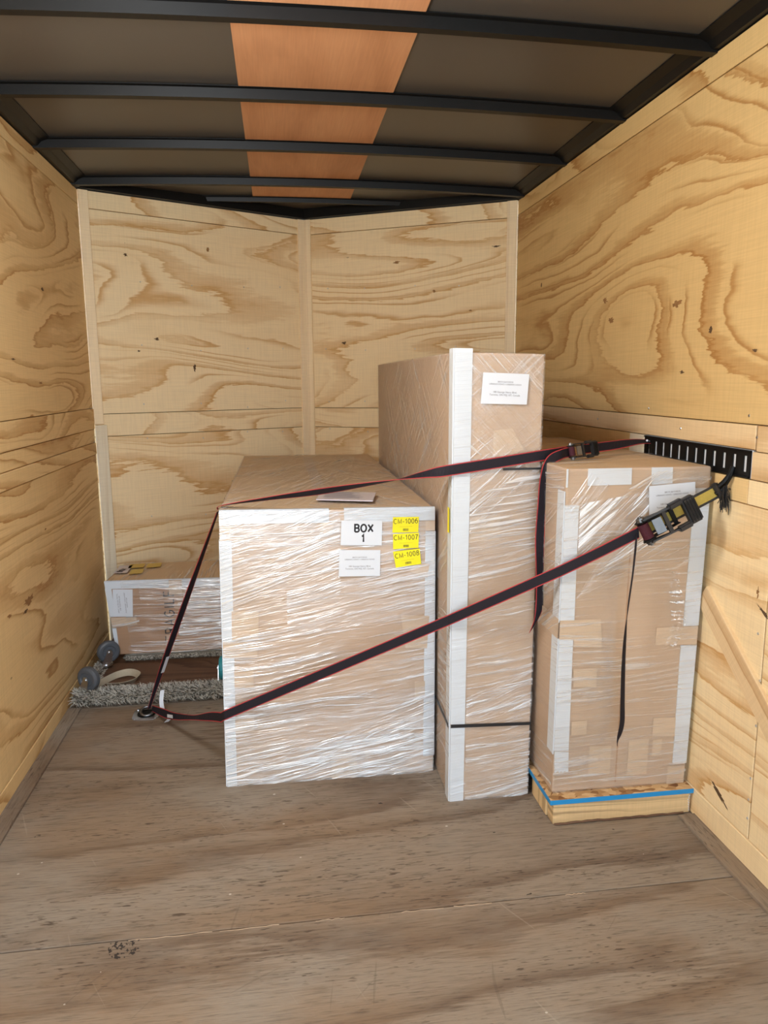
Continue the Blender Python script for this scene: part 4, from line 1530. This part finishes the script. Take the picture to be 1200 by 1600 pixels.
ratchet(s1, (.995, 2.435, 1.228), (1, .46, .03), (.15, -1, .25), .62)
ctl = [(.975, 2.428, 1.228, *ang_dir(0)), (.925, 2.385, 1.224, -.1, .1, .8), (.882, 2.368, 1.205, -.6, .1, .6), (.862, 2.365, 1.15, -1, -.25, .15), (.856, 2.365, 1.06, -1, -.3, 0), (.853, 2.366, .95, -1, -.1, 0), (.856, 2.366, .85, -1, -.3, 0), (.860, 2.364, .74, -1, -.2, -.1), (.852, 2.362, .68, -.8, -.2, -.6), (.832, 2.360, .635, -.5, -.1, -.7)]
tl = ribbon('strap_tail', smooth_path(ctl, 6), .034, s1, s1.location)
bm = bmesh.new()
bm_tube(bm, [V(1.352, 2.634, 1.243), V(1.362, 2.645, 1.238), V(1.370, 2.645, 1.225), V(1.368, 2.643, 1.212)], .004, 8)
finish('hook', bm, STEEL, s1, s1.location)
# ---- white label on the slanting end
bm = bmesh.new()
p0, p1 = V(-.520, 3.140, .255), V(-.485, 3.085, .345)
w = V(.3, .25, 0) * .02
bm_prism(bm, [p0 - w, p0 + w, p1 + w, p1 - w], V(.3, -.9, -.2).normalized(), .003, .0006)
finish('sewn_label', bm, PAPER, s1, s1.location)

# ---- lower ratchet strap
s2 = thing('lower_ratchet_strap', (.45, 2.4, .7), 'lower black ratchet strap with red edges, slanting across the carton fronts', 'strap')
ctl = [(-.598, 3.29, .030, 0, .5, .8, .7), (-.53, 3.175, .055, 0, .3, .95, 1), (-.47, 3.07, .085, 0, .6, .8, .8), (-.37, 2.89, .155, 0, .97, .24, .8), (-.285, 2.735, .225, 0, .5, .87, .9), (-.236, 2.640, .262, 0, .1, 1, 1)]
rows = smooth_path(ctl, 8)
ribbon('webbing', rows, .038, s2, s2.location)
ctl = [(-.238, 2.632, .267, 0, 0, 1), (-.224, 2.606, .285, 0, 0, 1), (.545, 2.383, .672, -.1, 0, 1), (.858, 2.186, .880, -.1, 0, 1), (.98, 2.160, .945, -.1, 0, 1), (1.090, 2.145, 1.003, -.1, 0, 1)]
ribbon('webbing', straight_path(ctl, 10), .038, s2, s2.location)
Xd = V(1.27, 2.150, 1.094) - V(1.075, 2.150, .997)
ratchet(s2, V(1.142, 2.138, 1.030), Xd, V(-.1, -1, .1), 1.0)
ctl = [(1.11, 2.142, 1.012, -.4, 0, .9), (1.20, 2.140, 1.059, -.45, 0, .9), (1.31, 2.128, 1.118, -.45, 0, .9), (1.335, 2.122, 1.134, -.45, 0, .9)]
ribbon('yellow_webbing', straight_path(ctl, 6), .046, s2, s2.location, (GOLD, BLACKP), edge=.17)
bm = bmesh.new()
bm_tube(bm, [V(1.325, 2.118, 1.142), V(1.338, 2.11, 1.158), V(1.352, 2.105, 1.180), V(1.362, 2.105, 1.205)], .007, 8)
bm_tube(bm, [V(1.318, 2.118, 1.120), V(1.345, 2.115, 1.142), V(1.352, 2.100, 1.175), V(1.362, 2.105, 1.200)], .006, 8)
finish('hook', bm, BLACK, s2, s2.location)
bm = bmesh.new()
bm_cyl(bm, V(1.310, 2.118, 1.150), V(1.342, 2.118, 1.105), .009, 10)
finish('strap_loop', bm, BLACKP, s2, s2.location)
bm = bmesh.new()
for k in range(60):
    p = V(1.342 + random.uniform(-.008, .008), 2.112 + random.uniform(-.006, .006), 1.140 + random.uniform(-.02, .01))
    q = p + V(random.uniform(-.012, .016), random.uniform(-.012, .006), -.035 - random.uniform(0, .03))
    m = (p + q) / 2 + V(random.uniform(-.01, .01), random.uniform(-.006, .006), 0)
    bm_tube(bm, [p, m, q], .0012, 4)
fr = finish('frayed_end', bm, BLACKP, s2, s2.location)
fr['kind'] = 'stuff'
ctl = [(1.078, 2.135, 1.000, .4, .8, .2), (1.076, 2.133, .965, .25, .95, 0), (1.074, 2.140, .87, .3, .9, 0), (1.069, 2.150, .76, .35, .9, 0), (1.068, 2.158, .66, .7, .7, 0), (1.070, 2.163, .55, .8, .55, 0), (1.074, 2.165, .44, .85, .5, 0), (1.076, 2.165, .37, .9, .4, 0), (1.068, 2.163, .325, .8, .4, .3), (1.061, 2.162, .298, .3, .8, .3)]
ribbon('strap_tail', smooth_path(ctl, 6), .022, s2, s2.location, (WEB, WEB))
# white tags near the floor ring
for nm, rws in (('sewn_label', [(-.545, 3.262, .125, .25, .1, 0), (-.548, 3.235, .085, .25, .1, 0), (-.542, 3.225, .045, .25, .1, 0)]),
                ('sewn_label', [(-.520, 3.235, .030, .3, 0, 0), (-.508, 3.215, .018, .3, 0, 0), (-.525, 3.19, .006, .3, .1, 0)])):
    ribbon(nm, smooth_path(rws, 5), .018, s2, s2.location, (PAPER, PAPER), t=.001)
bm = bmesh.new()
p0, p1 = V(-.505, 3.118, .068), V(-.475, 3.068, .085)
w = V(0, .08, .4).normalized() * .007
bm_prism(bm, [p0 - w, p1 - w, p1 + w, p0 + w], V(-.5, -.75, .1).normalized(), .003, .0006)
finish('sewn_label', bm, PAPER, s2, s2.location)

# ---- loose beige webbing looped on the dolly deck
lw = thing('beige_webbing_loop', (-.79, 3.56, .044), 'loose beige webbing loop lying on the upturned dolly deck', 'strap')
ctl = [(-.880, 3.53, .064, 0, .2, 1), (-.82, 3.625, .066, 0, .5, 1), (-.76, 3.655, .066, .1, .6, 1), (-.712, 3.615, .064, .7, .3, 1), (-.722, 3.560, .060, .5, -.6, 1), (-.775, 3.530, .058, .1, -1.0, .9), (-.84, 3.520, .060, 0, -.6, 1)]
ribbon('webbing', smooth_path(ctl, 8), .034, lw, lw.location, (TANWEB, TANWEB), t=.002)
